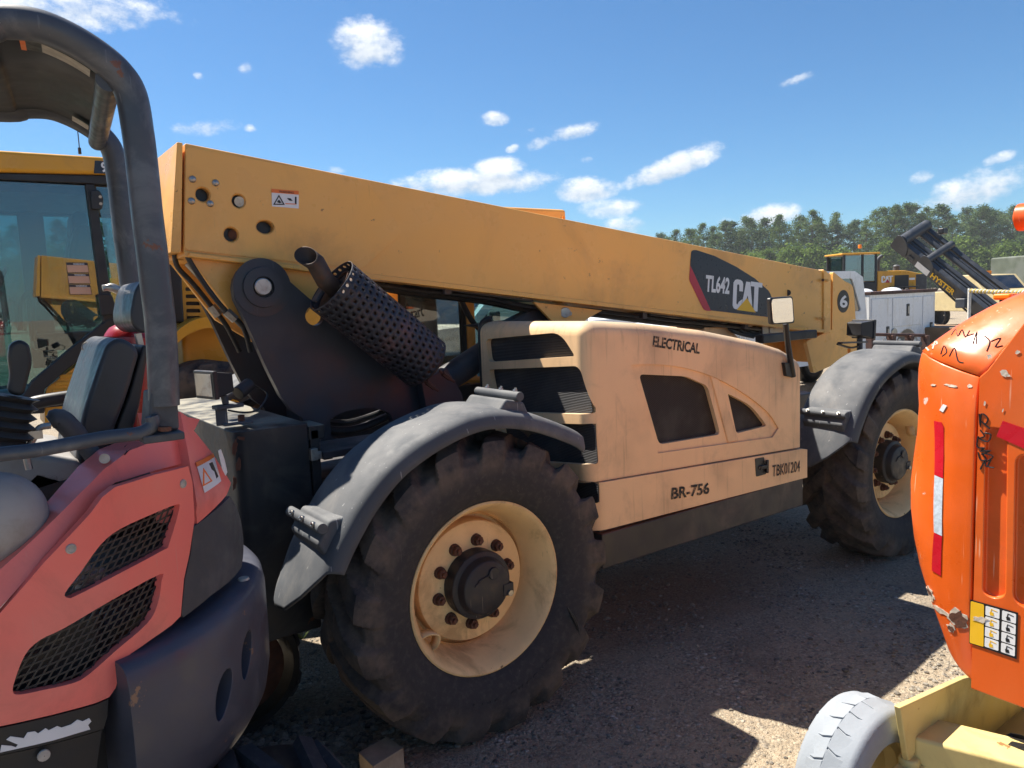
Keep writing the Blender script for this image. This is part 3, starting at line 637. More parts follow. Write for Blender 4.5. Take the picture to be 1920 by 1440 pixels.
c0 = atY(1372, 579, YD-.0012); c1 = atY(1427, 585, YD-.0012); cx_ = (c1-c0)
obj('lettering', cat_letters(c0, cx_.normalized(), V((.08, 0, 1)).normalized(), .200, cx_.length, (0, -1, 0)), M['white'], dec)
obj('triangle', MB().plate(PX([(1381, 581), (1400.5, 559), (1417, 586)], YD-.0026), (0, -.001, 0)), M['dyellow'], dec)
wd_ = obj('warning_decal', MB().plate(PX([(509, 354), (560, 358), (560, 391), (510, 387)], YP-.001), (0, -.001, 0)), M['white'], bo)
obj('decal_band', MB().plate(PX([(509, 354), (560, 358), (560, 365), (509, 361)], YP-.0022), (0, -.001, 0)), M['dorange'], wd_)
obj('decal_print', text_between('WARNING', atY(523, 361, YP-.0034), atY(551, 363.4, YP-.0034), (0, 0, 1), .0095, .0002, offs=.02).join(MB().plate(PX([(512, 384), (523, 365), (534, 384)], YP-.0026), (0, -.0006, 0), [PX([(515.5, 382), (523, 369), (530.5, 382)], YP-.0026)])).join(MB().plate(PX([(519, 379), (523, 374), (528, 380), (524, 381)], YP-.0026), (0, -.0006, 0))).join(MB().plate(PX([(538, 371), (545, 372), (549, 377), (542, 376)], YP-.0026), (0, -.0006, 0))).join(MB().plate(PX([(553, 369), (556, 369), (556, 383), (553, 382)], YP-.0026), (0, -.0006, 0))), M['ink'], wd_)
obj('decal_line', MB().plate(PX([(535, 381), (555, 382), (555, 383.5), (535, 382.5)], YP-.0026), (0, -.0006, 0)), M['dorange'], wd_)
# services slung under the boom
def under(px, py, y): return atY(px, py, y)
for k, (yy, dpx, rr) in enumerate(((.95, 8, .013), (1.02, 14, .016), (1.10, 10, .012), (1.16, 17, .012))):
    L = [(640, 508+dpx), (760, 530+dpx+3), (900, 545+dpx+4), (1000, 560+dpx+8), (1100, 573+dpx), (1240, 588+dpx+2), (1400, 604+dpx+3), (1530, 621+dpx)]
    obj('hydraulic_hose', MB().tube([under(a, b, yy) for a, b in L], rr, 8, smooth=5), M['hose'], T)
obj('hose_tray', MB().plate(PX([(690, 516), (690, 524), (1000, 566), (1000, 556)], .92), (0, .2, 0)), M['navy'], T)
obj('hose_tray', MB().plate(PX([(1220, 584), (1220, 590), (1470, 616), (1470, 610)], .92), (0, .2, 0)), M['navy'], T)
for (a, b) in ((820, 544), (963, 553), (1186, 590), (1376, 610)): obj('hose_clamp', MB().box(atY(a, b, 1.02), (.04, .22, .05)), M['steel'] if a == 963 else M['navy'], T, bev=.004)
# lift cylinder and its bracket
ca, cb = atY(800, 735, 1.06), atY(1020, 590, 1.06)
cy = obj('lift_cylinder', MB().cyl(ca, ca.lerp(cb, .62), .072, n=28), M['navy'], T, ang=50)
obj('cylinder_rod', MB().cyl(ca.lerp(cb, .62), cb, .035, n=20), M['steel'], cy)
obj('cylinder_gland', MB().cyl(ca.lerp(cb, .60), ca.lerp(cb, .66), .080, n=28), M['navy'], cy, bev=.004)
br = PX([(1000, 566), (1130, 582), (1105, 596), (1090, 607), (1040, 607)], YB+.06)
bk = obj('cylinder_bracket', MB().plate(br, (0, .02, 0)), M['yellow'], bo, bev=.003)
obj('bracket_pin', MB().cyl(atY(1060, 586, YB+.06), atY(1060, 586, YB+.045), .030, n=20).cyl(atY(1068, 588, YB+.045), atY(1068, 588, YB+.035), .014, n=12), M['steel'], bk, bev=.003)
obj('bracket_arm', MB().plate(PX([(880, 610), (960, 600), (1000, 580), (1040, 575), (1040, 600), (960, 625)], 1.0), (0, .10, 0)), M['navy'], T, bev=.02)
# ---- boom support plates
YF = .78
pln = PX([(440, 562), (437, 540), (439, 524), (447, 508), (460, 499), (475, 495), (495, 494), (515, 503), (579, 559), (640, 601), (720, 652), (868, 745), (868, 845), (575, 842), (573, 800), (567, 783), (545, 768), (526, 742), (500, 690), (462, 605)], YF)
h1 = px_disc(590, 592, .043, YF, 24); h2 = ring(atY(675, 795, YF), .168, n=32, r2=.072)
fp = MB().plate(pln, (0, .04, 0), [h1, h2])
fo = obj('support_plate', fp, M['navy'], T)
obj('support_plate', MB().plate(pln, (0, .04, 0), [h1]).xf(Matrix.Translation((0, .52, 0))), M['navy'], T)
pv = atY(490, 538, YF)
obj('pivot_boss', MB().lathe([(0, .122), (-.004, .122), (-.006, .085), (-.020, .083), (-.022, .045), (-.016, .043)], pv+V((.004, 0, -.002)), (0, 1, 0), 48), M['navy'], fo, ang=40)
obj('pivot_pin', MB().lathe([(0, .036), (-.026, .036), (-.030, .032), (-.030, .0005)], pv+V((0, 0, 0)), (0, 1, 0), 32), M['rust2'] if 'rust2' in M else M['steel'], fo, ang=40)
obj('frame_shelf', MB().box((-.02, .63, 1.135), (.86, .26, .03)), M['navy'], T, bev=.004)
obj('frame_web', MB().box((-.30, 1.05, 1.3), (.04, .46, .5)), M['navy'], T)
obj('slot_hose', MB().tube([(-.33, .86, 1.20), (-.22, .88, 1.165), (-.1, .88, 1.165), (.05, .86, 1.21)], .02, 10, smooth=5), M['hose'], T)
obj('slot_hose', MB().tube([(-.3, .92, 1.23), (-.15, .93, 1.19), (.05, .9, 1.23)], .014, 10, smooth=5), M['hose'], T)
# hydraulic lines down the back of the boom
for k, (yy, L) in enumerate(((.86, [(350, 478), (362, 500), (392, 545), (424, 584), (455, 612), (470, 660)]), (.98, [(327, 478), (334, 502), (362, 532), (396, 574), (424, 610), (450, 660)]))):
    pts = [atY(a, b, yy) for a, b in L]; obj('hydraulic_line', MB().tube(pts, .011, 10, smooth=5), M['hose'], T)
    q = pts[3]; obj('line_fitting', MB().cyl(q, q+(pts[4]-pts[3]).normalized()*.05, .019, n=6), M['steel'], T)
rodA, rodB = atY(352, 492, .93), atY(520, 668, .93)
obj('tilt_cylinder', MB().cyl(rodA.lerp(rodB, .45), rodB+(rodB-rodA)*.3, .032, n=20).cyl(rodA.lerp(rodB, .42), rodA.lerp(rodB, .5), .042, n=6), M['navy'], T, ang=40)
obj('tilt_rod', MB().cyl(rodA, rodA.lerp(rodB, .45), .018, n=14), M['steel'], T)
# ---- rear counterweight box
bx0, bx1 = -.80, -.505
top = 1.28
cw = MB().plate(rpoly([(bx0, .50, top), (bx1, .50, top), (bx1, 1.9, top), (bx0, 1.9, top)], [.06, .01, .01, .06]), (0, 0, -.86))
cwo = obj('counterweight', cw, M['box'], T, bev=.014, seg=3)
obj('box_step', MB().box((-.47, .58, 1.235), (.07, .16, .06)).box((-.48, .60, .9), (.04, .2, .7)), M['box'], T, bev=.006)
obj('latch_clip', MB().box((-.495, .49, 1.15), (.03, .03, .05)).box((-.475, .485, 1.145), (.02, .02, .03)), M['steel'], T, bev=.003)
# ---- rear work lamp on its bent bracket
def worklamp(o, fw, name='work_lamp', s=1.0):
    fw = V(fw).normalized(); up = V((0, 0, 1)); rt = fw.cross(up).normalized(); up = rt.cross(fw)
    R = Matrix((rt, -fw, up)).transposed(); o = V(o)
    m = MB().plate([o+R @ V(p) for p in ((-.075*s, -.045*s, -.055*s), (.075*s, -.045*s, -.055*s), (.075*s, -.045*s, .055*s), (-.075*s, -.045*s, .055*s))], R @ V((0, .02*s, 0)))
    P = [o+R @ V((a*.07*s, -.026*s, b*.05*s)) for a, b in ((-1, -1), (1, -1), (1, 1), (-1, 1))]+[o+R @ V((a*.05*s, .05*s, b*.036*s)) for a, b in ((-1, -1), (1, -1), (1, 1), (-1, 1))]
    m.add(P, [(0, 1, 2, 3), (4, 7, 6, 5), (0, 4, 5, 1), (1, 5, 6, 2), (2, 6, 7, 3), (3, 7, 4, 0)])
    l = obj(name, m, M['black'], T, bev=.005)
    obj('lens', MB().box(o+R @ V((0, -.046*s, 0)), (.12*s, .004, .085*s), R), M['steel'], l)
    return l
lo = atY(403, 719, .62); wl = worklamp(lo, (-1, -.25, -.03))
obj('lamp_bracket', MB().tube([lo+V((.03, 0, -.05)), lo+V((.035, 0, -.085))], .014, 8).bar(lo+V((-.01, 0, -.095)), lo+V((.10, .02, -.095)), .05, .016).bar(lo+V((.015, 0, -.10)), lo+V((.015, 0, -.168)), .045, .010).bar(lo+V((.015, 0, -.165)), lo+V((.13, 0, -.165)), .05, .010, ), M['fender'], wl, bev=.004)
obj('bracket_bolt', MB().cyl(lo+V((.09, 0, -.16)), lo+V((.09, 0, -.135)), .013, n=6), M['rust'], wl)
obj('lamp_socket', MB().cyl(lo+V((.09, .02, -.05)), lo+V((.15, .05, -.02)), .028, n=16), M['black'], wl, bev=.004)
obj('lamp_wire', MB().tube([lo+V((.14, .04, -.03)), lo+V((.19, .06, -.04)), lo+V((.21, .03, -.07)), lo+V((.16, .0, -.12)), lo+V((.1, -.01, -.125)), lo+V((.04, 0, -.11))], .004, 6, smooth=6), M['hose'], wl)
# ---- exhaust: perforated heat shield round the silencer
YM = .60
mA = (atY(582, 576, YM)+atY(658, 495, YM))/2; mB = (atY(760, 713, YM)+atY(833, 650, YM))/2; mR = .130
def perforated(a, b, R, nu, nv, hr):
    a, b = V(a), V(b); x = (b-a); Ln = x.length; x.normalize(); y = x.orthogonal().normalized(); z = x.cross(y); m = MB()
    def pt(s, w): t = s/R; return a+x*w+(y*cos(t)+z*sin(t))*R
    cu = 2*pi*R/nu; cv = Ln/nv; K = 8
    for j in range(nv):
        for i in range(nu):
            cu0 = (i+(.5 if j % 2 else 0))*cu; w0 = (j+.5)*cv; sq = []; hl = []
            for k in range(K):
                t = 2*pi*k/K; dx, dy = cos(t), sin(t); mx = max(abs(dx), abs(dy)); sq.append((cu0+dx/mx*cu/2, w0+dy/mx*cv/2)); hl.append((cu0+dx*hr, w0+dy*hr))
            n0 = len(m.v); m.v += [pt(*p) for p in sq]+[pt(*p) for p in hl]
            m.f += [(n0+k, n0+(k+1) % K, n0+K+(k+1) % K, n0+K+k) for k in range(K)]
    return m
sh = obj('heat_shield', perforated(mA, mB, mR, 26, 17, .0078), M['muffler'], T, merge=2e-4, ang=80)
sd = sh.modifiers.new('s', 'SOLIDIFY'); sd.thickness = .003
mx = (mB-mA).normalized()
obj('silencer', MB().cyl(mA+mx*.03, mB+mx*.02, .105, n=32), M['pipe'], sh, ang=40)
pd = (atY(640, 527, YM)-atY(572, 478, YM)).normalized(); p0 = atY(573, 479, YM)
pp = MB().tube([mA+mx*.03, mA+mx*-.03, p0+pd*.05, p0], .040, 24, caps=False)
nlast = len(pp.v)-24
for i in range(24):                                  # slanted outlet
    q = pp.v[nlast+i]; pp.v[nlast+i] = q-pd*((q.y-p0.y)*.85)
tp = obj('tail_pipe', pp, M['pipe'], sh, ang=60); sd = tp.modifiers.new('s', 'SOLIDIFY'); sd.thickness = .004
obj('shield_strap', MB().bar(atY(590, 565, .64), atY(605, 540, .64), .05, .012).bar(atY(605, 540, .64), atY(645, 533, .62), .05, .012), M['navy'], sh, bev=.003)
obj('pipe_clamp', MB().lathe([(-.012, .043), (-.012, .049), (.012, .049), (.012, .043)], p0+pd*.19, pd, 24), M['rust'], sh)
for (a, b) in ((800, 717), (830, 700)): obj('shield_bolt', MB().cyl(atY(a, b, YM-.06), atY(a+14, b+10, YM-.06), .012, n=6).cyl(atY(a-6, b-4, YM-.06), atY(a+22, b+16, YM-.06), .006, n=8), M['rust'], sh)
obj('shield_bracket', MB().plate(PX([(790, 715), (838, 690), (868, 740), (868, 790), (800, 770)], .70), (0, .06, 0)), M['navy'], T, bev=.004)
# ---- cab on the far side
YCB = 1.42
def cabpost(px, w=.06, y=YCB, z0=1.1, z1=2.26): p = atY(px, 610, y); return MB().box((p.x, y+.03, (z0+z1)/2), (w, .06, z1-z0))
cab = thing('x', 'x', 'x', (0, 0, 0)) if False else None
x0, x2, x1 = atY(741, 610, YCB).x, atY(884, 610, YCB).x, atY(1040, 610, YCB).x+.05
cb_ = MB().box(((x0+x1)/2, 1.86, 2.27), (x1-x0+.1, .95, .07))
cb = obj('cab', cb_, M['yellow'], T, bev=.02, seg=3)
for px in (741, 884): obj('cab_post', cabpost(px), M['yellow'], cb, bev=.01)
for px in (741, 1040): obj('cab_post', cabpost(px, y=2.27), M['black'], cb, bev=.01)
obj('cab_post', cabpost(1052), M['yellow'], cb, bev=.01)
obj('cab_base', MB().box(((x0+x1)/2, 1.86, 1.0), (x1-x0, .9, .5)), M['navy'], cb, bev=.02)
obj('window_frame', MB().box((x2-.05, YCB+.02, 1.7), (.03, .03, 1.1)).box((x0+.06, YCB+.02, 1.7), (.03, .03, 1.1)), M['black'], cb)
gp = obj('cab_window', MB().box(((x0+x2)/2, YCB+.03, 1.72), (x2-x0-.06, .006, 1.0)), M['glass_dirty'], cb)
obj('cab_window', MB().box(((x2+x1)/2, YCB+.03, 1.72), (x1-x2-.06, .006, 1.0)), M['glass'], cb)
gy = YCB+.024
for wd_t, pa, pb in (('tank', (772, 561), (797, 566)), ('No', (752, 580), (766, 580)), ('start', (768, 600), (796, 592))): obj('marker_writing', text_between(wd_t, atY(*pa, gy), atY(*pb, gy), (.1, 0, 1), .05, .0005), M['ink'], gp)
obj('cab_seat', MB().box(((x0+x1)/2, 1.85, 1.35), (.45, .45, .12)).box(((x0+x1)/2-.25, 1.85, 1.6), (.12, .45, .55)), M['black'], cb, bev=.04, seg=3)
obj('cab_hose', MB().tube([atY(860, 545, 1.3), atY(868, 570, 1.3), atY(884, 600, 1.3), atY(900, 618, 1.3)], .017, 8, smooth=4), M['hose'], T)
obj('cab_fender_trim', MB().tube([atY(852, 722, 1.38), atY(875, 712, 1.38), atY(905, 712, 1.38)], .02, 8), M['yellow'], cb)
# ---- mirror
mp = atY(1467, 582, .02)
mr_ = obj('mirror', MB().plate(rpoly(PX([(1444, 558), (1487, 555), (1491, 606), (1447, 609)], .0), .02), (0, .025, 0)), M['black'], T, bev=.006, seg=3)
obj('mirror_glass', MB().plate(rpoly(PX([(1447, 561), (1485, 558), (1488, 603), (1450, 606)], -.004), .018), (0, .003, 0)), M['mirror'], mr_)
obj('mirror_pole', MB().tube([atY(1473, 607, .03), atY(1478, 650, .035), atY(1487, 706, .04)], .016, 12), M['black'], mr_)
obj('mirror_foot', MB().plate(PX([(1471, 680), (1488, 681), (1490, 708), (1475, 705)], .035), (0, .03, 0)), M['black'], mr_, bev=.004)
# ---- front: cross bar, lamp, spare pieces
obj('front_bar', MB().box(atY(1500, 631, .6)+V((0, .1, 0)), (.62, .07, .06)), M['black'], T, bev=.01)
fl = worklamp(atY(1612, 617, .55), (1, -.15, -.05), s=1.25)
obj('lamp_stalk', MB().cyl(atY(1612, 632, .55), atY(1612, 668, .55), .02, n=10).bar(atY(1575, 643, .55), atY(1622, 641, .55), .04, .012), M['navy'], fl)
obj('lamp_wire', MB().tube([atY(1570, 645, .56), atY(1595, 652, .55), atY(1612, 648, .55)], .008, 6, smooth=4), M['hose'], fl)
for k in range(4):
    a = 1365+k*16; obj('valve_hose', MB().tube([atY(a, 605, 1.0), atY(a+4, 618, .97), atY(a+22, 626, .97), atY(a+48, 632, .95)], .012, 8, smooth=4), M['hose'], T)
obj('valve_block', MB().box(atY(1445, 622, .98), (.16, .1, .07)).box(atY(1425, 615, .98), (.07, .1, .1)), M['steel'], T, bev=.006)
obj('front_cover', MB().plate(PX([(1310, 640), (1322, 613), (1365, 612), (1392, 640)], 1.0), (0, .35, 0)), M['tan'], T, bev=.01)
obj('far_tank', MB().box((2.2, 1.85, .95), (1.0, .7, .5)), M['navy'], T, bev=.03)
# ================================================================ plan curves: vertical skins given by a plan outline
class Plan:
    def __init__(s, pts, flip=1): s.flip = flip; s.p = [V((a, b, 0)) for a, b in pts]; s.c = [0]; [s.c.append(s.c[-1]+(b-a).length) for a, b in zip(s.p, s.p[1:])]
    def at(s, d):
        d = max(s.c[0], min(s.c[-1], d)); i = 0
        while i < len(s.c)-2 and d > s.c[i+1]: i += 1
        t = (d-s.c[i])/(s.c[i+1]-s.c[i]); a = s.p[i].lerp(s.p[i+1], t)
        def nr(j): j = max(0, min(len(s.p)-2, j)); e = (s.p[j+1]-s.p[j]).normalized(); return V((e.y, -e.x, 0))*s.flip
        n = nr(i); n = (n.lerp(nr(i-1), .5-t) if t < .5 else n.lerp(nr(i+1), t-.5)).normalized()
        return a, n
    def hit(s, px, py):                             # pixel -> (distance along outline, height)
        v = ray(px, py); best = None
        for i, (a, b) in enumerate(zip(s.p, s.p[1:])):
            e = b-a; n = V((e.y, -e.x, 0)); den = v.dot(n)
            if abs(den) < 1e-9: continue
            k = (V((a.x-CAM.x, a.y-CAM.y, 0))).dot(n)/den
            if k <= 0: continue
            q = CAM+v*k; t = (V((q.x, q.y, 0))-a).dot(e)/e.length_squared
            if -.02 <= t <= 1.02 and (best is None or k < best[0]): best = (k, s.c[i]+t*e.length, q.z)
        if best is None: raise ValueError('no hit %s %s' % (px, py))
        return best[1], best[2]
    def P(s, d, z, off=0): a, n = s.at(d); return V((a.x, a.y, z))+n*off
def bent(plan, outer, holes, off, thick, step=.03, inset=None, raw=False):   # plate following the outline; outer/holes in pixels
    H = (lambda L: [V((*plan.hit(*p), 0)) for p in L]) if not raw else (lambda L: [V((p[0], p[1], 0)) for p in L])
    if inset and not raw:
        def H(L):
            out = []
            for (a, b) in L:
                qa, qb = a, b
                for it in range(6):
                    try: s_, z_ = plan.hit(qa, qb); ok = (qa, qb)
                    except ValueError: break
                    p = plan.P(s_, z_, off-inset(s_, z_))-CAM; dz = p.dot(_d); qa += a-(960+FPX*p.dot(_r)/dz); qb += b-(720-FPX*p.dot(_u)/dz)
                out.append(V((s_, z_, 0)))
            return out
    loops = [H(outer)]+[H(h) for h in holes]
    m = MB().plate(loops[0], (0, 0, -thick), loops[1:]); b = m.bm(1e-6)
    bmesh.ops.triangulate(b, faces=b.faces)
    x0 = min(v.co.x for v in b.verts); x1 = max(v.co.x for v in b.verts); k = int((x1-x0)/step)
    for i in range(1, k+1):
        bmesh.ops.bisect_plane(b, geom=b.verts[:]+b.edges[:]+b.faces[:], plane_co=(x0+i*(x1-x0)/(k+1), 0, 0), plane_no=(1, 0, 0))
    if inset:
        z0 = min(v.co.y for v in b.verts); z1 = max(v.co.y for v in b.verts)
        for i in range(1, 12): bmesh.ops.bisect_plane(b, geom=b.verts[:]+b.edges[:]+b.faces[:], plane_co=(0, z0+i*(z1-z0)/12, 0), plane_no=(0, 1, 0))
    r = MB.frombm(b)
    r.v = [plan.P(v.x, v.y, off+v.z-(inset(v.x, v.y) if inset else 0)) for v in r.v]
    return r
def inside(p, L):
    c = False
    for i in range(len(L)):
        a, b = L[i-1], L[i]
        if (a[1] > p[1]) != (b[1] > p[1]) and p[0] < (b[0]-a[0])*(p[1]-a[1])/(b[1]-a[1])+a[0]: c = not c
    return c
def smooth2(L, k=4, closed=True):
    P = [V((a, b, 0)) for a, b in L]; P = [P[-1]]+P+[P[0], P[1]] if closed else P
    S_ = spline(P, k)
    if closed: S_ = S_[k:-k-1] if True else S_
    return [(p.x, p.y) for p in S_]
# ================================================================ MINI EXCAVATOR
XC, YX = -1.65, .13
E_ = thing('mini_excavator', 'faded red mini excavator with open canopy and dark counterweight', 'excavator', (XC, YX, 0))
M['exred'] = paint('excavator_red', (.86, .17, .135), .42, var=.06, vs=2, patch=((.72, .22, .17), .5, 3), dirt=((.30, .07, .05), .3, 3), scratch=((.62, .30, .25), .25), spec=.5, coat=.15)
M['exgrey'] = paint('excavator_counterweight', (.062, .066, .088), .40, var=.18, vs=3, dirt=((.085, .06, .065), .5, 2), chips=((.28, .16, .09), .8, 11), scratch=((.13, .13, .15), .2), spec=.55)
M['explast'] = paint('grey_plastic_cover', (.052, .055, .062), .6, var=.15, vs=5, dirt=((.16, .16, .16), .35, 3), up=((.2, .2, .2), .4), bump=(.15, 200))
M['rops'] = paint('canopy_tube', (.060, .068, .084), .40, var=.18, vs=5, dirt=((.18, .18, .19), .45, 6), chips=((.16, .06, .03), .9, 11), scratch=((.26, .26, .27), .3), spec=.5)
M['under'] = paint('canopy_underside', (.035, .037, .042), .5, var=.15)
M['vinyl'] = paint('seat_vinyl', (.030, .034, .042), .38, var=.15, vs=6, up=((.09, .09, .09), .4), bump=(.12, 180), spec=.5)
M['label'] = plain('label_beige', (.42, .38, .33), .5, var=.25, vs=40)
M['conso'] = paint('console_grey', (.30, .29, .28), .5, var=.15, dirt=((.2, .17, .14), .5, 4))
arcp = [(XC+.73*sin(radians(a)), YX-.73*cos(radians(a))) for a in range(2, 121, 4)]
PE = Plan([(XC-1.2, YX-.73)]+arcp)                  # side skin: straight, then round the tail
arcq = [(XC+.78*sin(radians(a)), YX-.78*cos(radians(a))) for a in range(2, 141, 4)]
PQ = Plan([(XC-1.0, YX-.78)]+arcq)
L_ = -90
panel = [(353, 874), (361, 905), (365, 975), (355, 1040), (345, 1085), (339, 1155), (322, 1172), (285, 1198), (245, 1226), (226, 1256), (217, 1290), (205, 1307), (180, 1318), (0, 1362), (L_, 1384), (L_, 1252), (0, 1150), (85, 1052), (170, 962), (192, 932), (216, 913), (290, 890)]
g1 = smooth2([(331, 946), (336, 955), (317, 1020), (305, 1032), (215, 1080), (143, 1117), (128, 1121), (122, 1112), (150, 1075), (188, 1022), (225, 992), (290, 962)], 3)
g2 = smooth2([(299, 1077), (303, 1090), (295, 1135), (275, 1170), (215, 1222), (170, 1262), (140, 1280), (85, 1293), (40, 1302), (25, 1299), (27, 1278), (47, 1228), (75, 1200), (120, 1178), (210, 1125)], 3)
pnl = obj('side_panel', bent(PE, panel, [g1, g2], .0, .022), M['exred'], E_, bev=.006, seg=3)
for k, gpx in enumerate((g1, g2)):
    poly = [PE.hit(*p) for p in gpx]; m = MB(); sx = [p[0] for p in poly]; sz = [p[1] for p in poly]
    pitch = .0155; w = .0009
    for dirn in ((1.0, .10), (.62, .80)):
        dd = V((dirn[0], dirn[1], 0)).normalized(); nn = V((-dd.y, dd.x, 0)); c0 = V((sum(sx)/len(sx), sum(sz)/len(sz), 0))
        for i in range(-60, 61):
            o = c0+nn*i*pitch; run = None; ts = [j*.004-.4 for j in range(201)]
            for t in ts+[None]:
                q = o+dd*t if t is not None else None
                ins = q is not None and inside((q.x, q.y), poly)
                if ins and run is None: run = q
                if not ins and run is not None:
                    e = o+dd*(t-.004) if t is not None else o+dd*.4
                    if (e-run).length > .004:
                        n_ = max(1, int((e-run).length/.04)); pts = [PE.P(run.lerp(e, j/n_).x, run.lerp(e, j/n_).y, -.017) for j in range(n_+1)]
                        for a, b in zip(pts, pts[1:]): m.bar(a, b, .004, w*2, up=PE.at(run.x)[1])
                    run = None
    obj('panel_grille', m, M['black'], pnl, kind='stuff', flat=True)
# things glimpsed behind the mesh
for (a, b, r, c, mt) in ((175, 1085, .03, 1, 'conso'), (225, 1108, .028, 1, 'label'), (95, 1235, .012, 3, 'label'), (122, 1190, .011, 2, 'label'), (130, 1262, .010, 2, 'conso'), (52, 1262, .008, 2, 'label')):
    q = PE.P(*PE.hit(a, b), -.11); obj('engine_fitting', MB().cyl(q+V((0, 0, -.03*c)), q+V((0, 0, .03*c)), r, n=12).cyl(q+V((0, 0, -.01)), q+V((0, 0, .01)), r*1.4, n=6), M[mt], E_, ang=40)
for (a, b) in ((343, 907), (133, 1029)):
    q = PE.P(*PE.hit(a, b), .0); n = PE.at(PE.hit(a, b)[0])[1]
    obj('panel_bolt', MB().lathe([(0, .0115), (.003, .0105), (.004, .008), (.002, .007), (.002, .0005)], q, n, 20), M['label'], pnl, ang=40)
# shoulder band above the panel, with its top face
band = [(352, 866), (290, 882), (216, 905), (190, 924), (166, 956), (85, 1044), (0, 1140), (L_, 1240), (L_, 1160), (0, 1068), (90, 985), (150, 925), (195, 880), (240, 846), (285, 828), (335, 818)]
obj('side_shoulder', bent(PE, band, [], -.004, .10, inset=lambda s, z: max(0, z-1.14)*.28), M['exred'], E_, bev=.012, seg=4)
# rear cover, grey corner
rear = [(338, 772), (352, 782), (375, 786), (404, 806), (424, 850), (433, 905), (425, 928), (400, 955), (370, 982), (368, 960), (363, 905), (356, 868)]
rc = obj('rear_cover', bent(PE, rear, [], -.006, .12, inset=lambda s, z: max(0, z-1.24)*.30), M['exred'], E_, bev=.012, seg=4)
gcorner = [(366, 988), (400, 962), (434, 930), (446, 950), (456, 985), (459, 1012), (456, 1062), (400, 1115), (346, 1158), (343, 1150), (350, 1085), (360, 1040)]
obj('corner_cover', bent(PE, gcorner, [], -.004, .06), M['explast'], E_, bev=.008, seg=3)
# filling body behind the skins
obj('house_core', MB().lathe([(.50, .02), (.50, .65), (1.0, .65), (1.06, .60), (1.06, .02)], (XC, YX, 0), (0, 0, 1), 64), M['black'], E_)
# counterweight
cwp = [(.52, .55), (.52, .70), (.54, .735), (.59, .765), (.66, .778), (.75, .78), (.89, .78), (.925, .774), (.94, .762), (.948, .745), (.955, .70), (.955, .55)]
def sector(prof, a0, a1, n=60):
    m = MB(); k = len(prof)
    for i in range(n+1):
        a = radians(a0+(a1-a0)*i/n)
        for (z, r) in prof: m.v.append(V((XC+r*sin(a), YX-r*cos(a), z)))
    for i in range(n):
        for j in range(k): m.f.append((i*k+j, (i+1)*k+j, (i+1)*k+(j+1) % k, i*k+(j+1) % k))
    m.f += [tuple(range(k)), tuple(reversed(range(n*k, n*k+k)))]
    return m
cwt = sector(cwp, 20.5, 170)
cuts = []
for (a, b) in ((420, 1303), (463, 1228)):
    s_, z_ = PQ.hit(a, b); q, n = PQ.P(s_, z_, 0), PQ.at(s_)[1]; tg = V((-n.y, n.x, 0)); rr = []
    for i in range(20): t = 2*pi*i/20; rr.append(q+n*.05+tg*cos(t)*.034*(1+.25*sin(t))+V((0, 0, 1))*sin(t)*.060+tg*sin(t)*.022)
    cuts.append(MB().plate(rr, n*-.13))
cwt = boolean(cwt, cuts)
cwo = obj('counterweight', cwt, M['exgrey'], E_, bev=.006, seg=3)
for (a, b) in ((355, 1113),):
    q = V((XC+.735*sin(radians(62)), YX-.735*cos(radians(62)), .950)); obj('counterweight_bolt', MB().lathe([(0, .017), (.006, .015), (.007, .001)], q, (0, 0, 1), 16), M['label'], cwo, ang=50)
obj('slot_hook', MB().bar(V((XC+.64*sin(radians(40)), YX-.64*cos(radians(40)), .66)), V((XC+.73*sin(radians(40)), YX-.73*cos(radians(40)), .66)), .03, .03), M['rust'], cwo)
# black sill under the panel with the torn label
sill = [(205, 1312), (182, 1322), (0, 1367), (L_, 1390), (L_, 1440), (0, 1418), (196, 1368), (203, 1345)]
obj('sill_trim', bent(PE, sill, [], -.004, .05), M['black'], E_, bev=.008)
sill2 = [(196, 1372), (0, 1422), (L_, 1445), (L_, 1560), (0, 1530), (180, 1470), (186, 1440)]
sl2 = obj('sill_skirt', bent(PE, sill2, [], -.012, .05), M['black'], E_, bev=.01)
random.seed(3)
topj = [(170, 1349), (172, 1356), (165, 1362), (160, 1370), (148, 1374)]
tl = [(0, 1412), (3, 1398), (22, 1400), (30, 1402), (34, 1397), (12, 1388), (20, 1382), (45, 1385), (52, 1374), (66, 1372), (72, 1376), (86, 1366), (92, 1370), (108, 1362), (116, 1365), (134, 1359), (146, 1350), (156, 1353), (168, 1347), (172, 1353), (166, 1360), (170, 1368), (150, 1374), (100, 1389), (40, 1403)]
obj('torn_label', bent(PE, tl, [], -.0018, .0015), M['white'], sl2)
q = PE.P(*PE.hit(82, 1416), .0); obj('sill_bolt', MB().lathe([(0, .013), (.004, .012), (.005, .001)], q, PE.at(PE.hit(82, 1416)[0])[1], 14), M['label'], sl2, ang=50)
# warning label
wl_ = obj('warning_label', bent(PE, [(368, 868), (400, 851), (415, 902), (384, 924)], [], -.0035, .001, inset=lambda s, z: max(0, z-1.24)*.30), M['white'], rc)
obj('label_band', bent(PE, [(367, 867), (400, 850), (402, 857), (370, 875)], [], -.0022, .001, inset=lambda s, z: max(0, z-1.24)*.30), M['dorange'], wl_)
obj('label_print', bent(PE, [(382, 912), (383, 877), (400, 902)], [[(385, 908), (385, 884), (397, 901)]], -.0022, .001), M['dorange'], wl_)
obj('label_print', bent(PE, [(394, 869), (400, 866), (411, 893), (408, 897), (404, 884), (399, 880)], [], -.0022, .001), M['ink'], wl_)
obj('torn_sticker', bent(PE, [(412, 845), (417, 842), (424, 862), (429, 885), (426, 892), (420, 880)], [], -.004, .001), M['white'], rc)
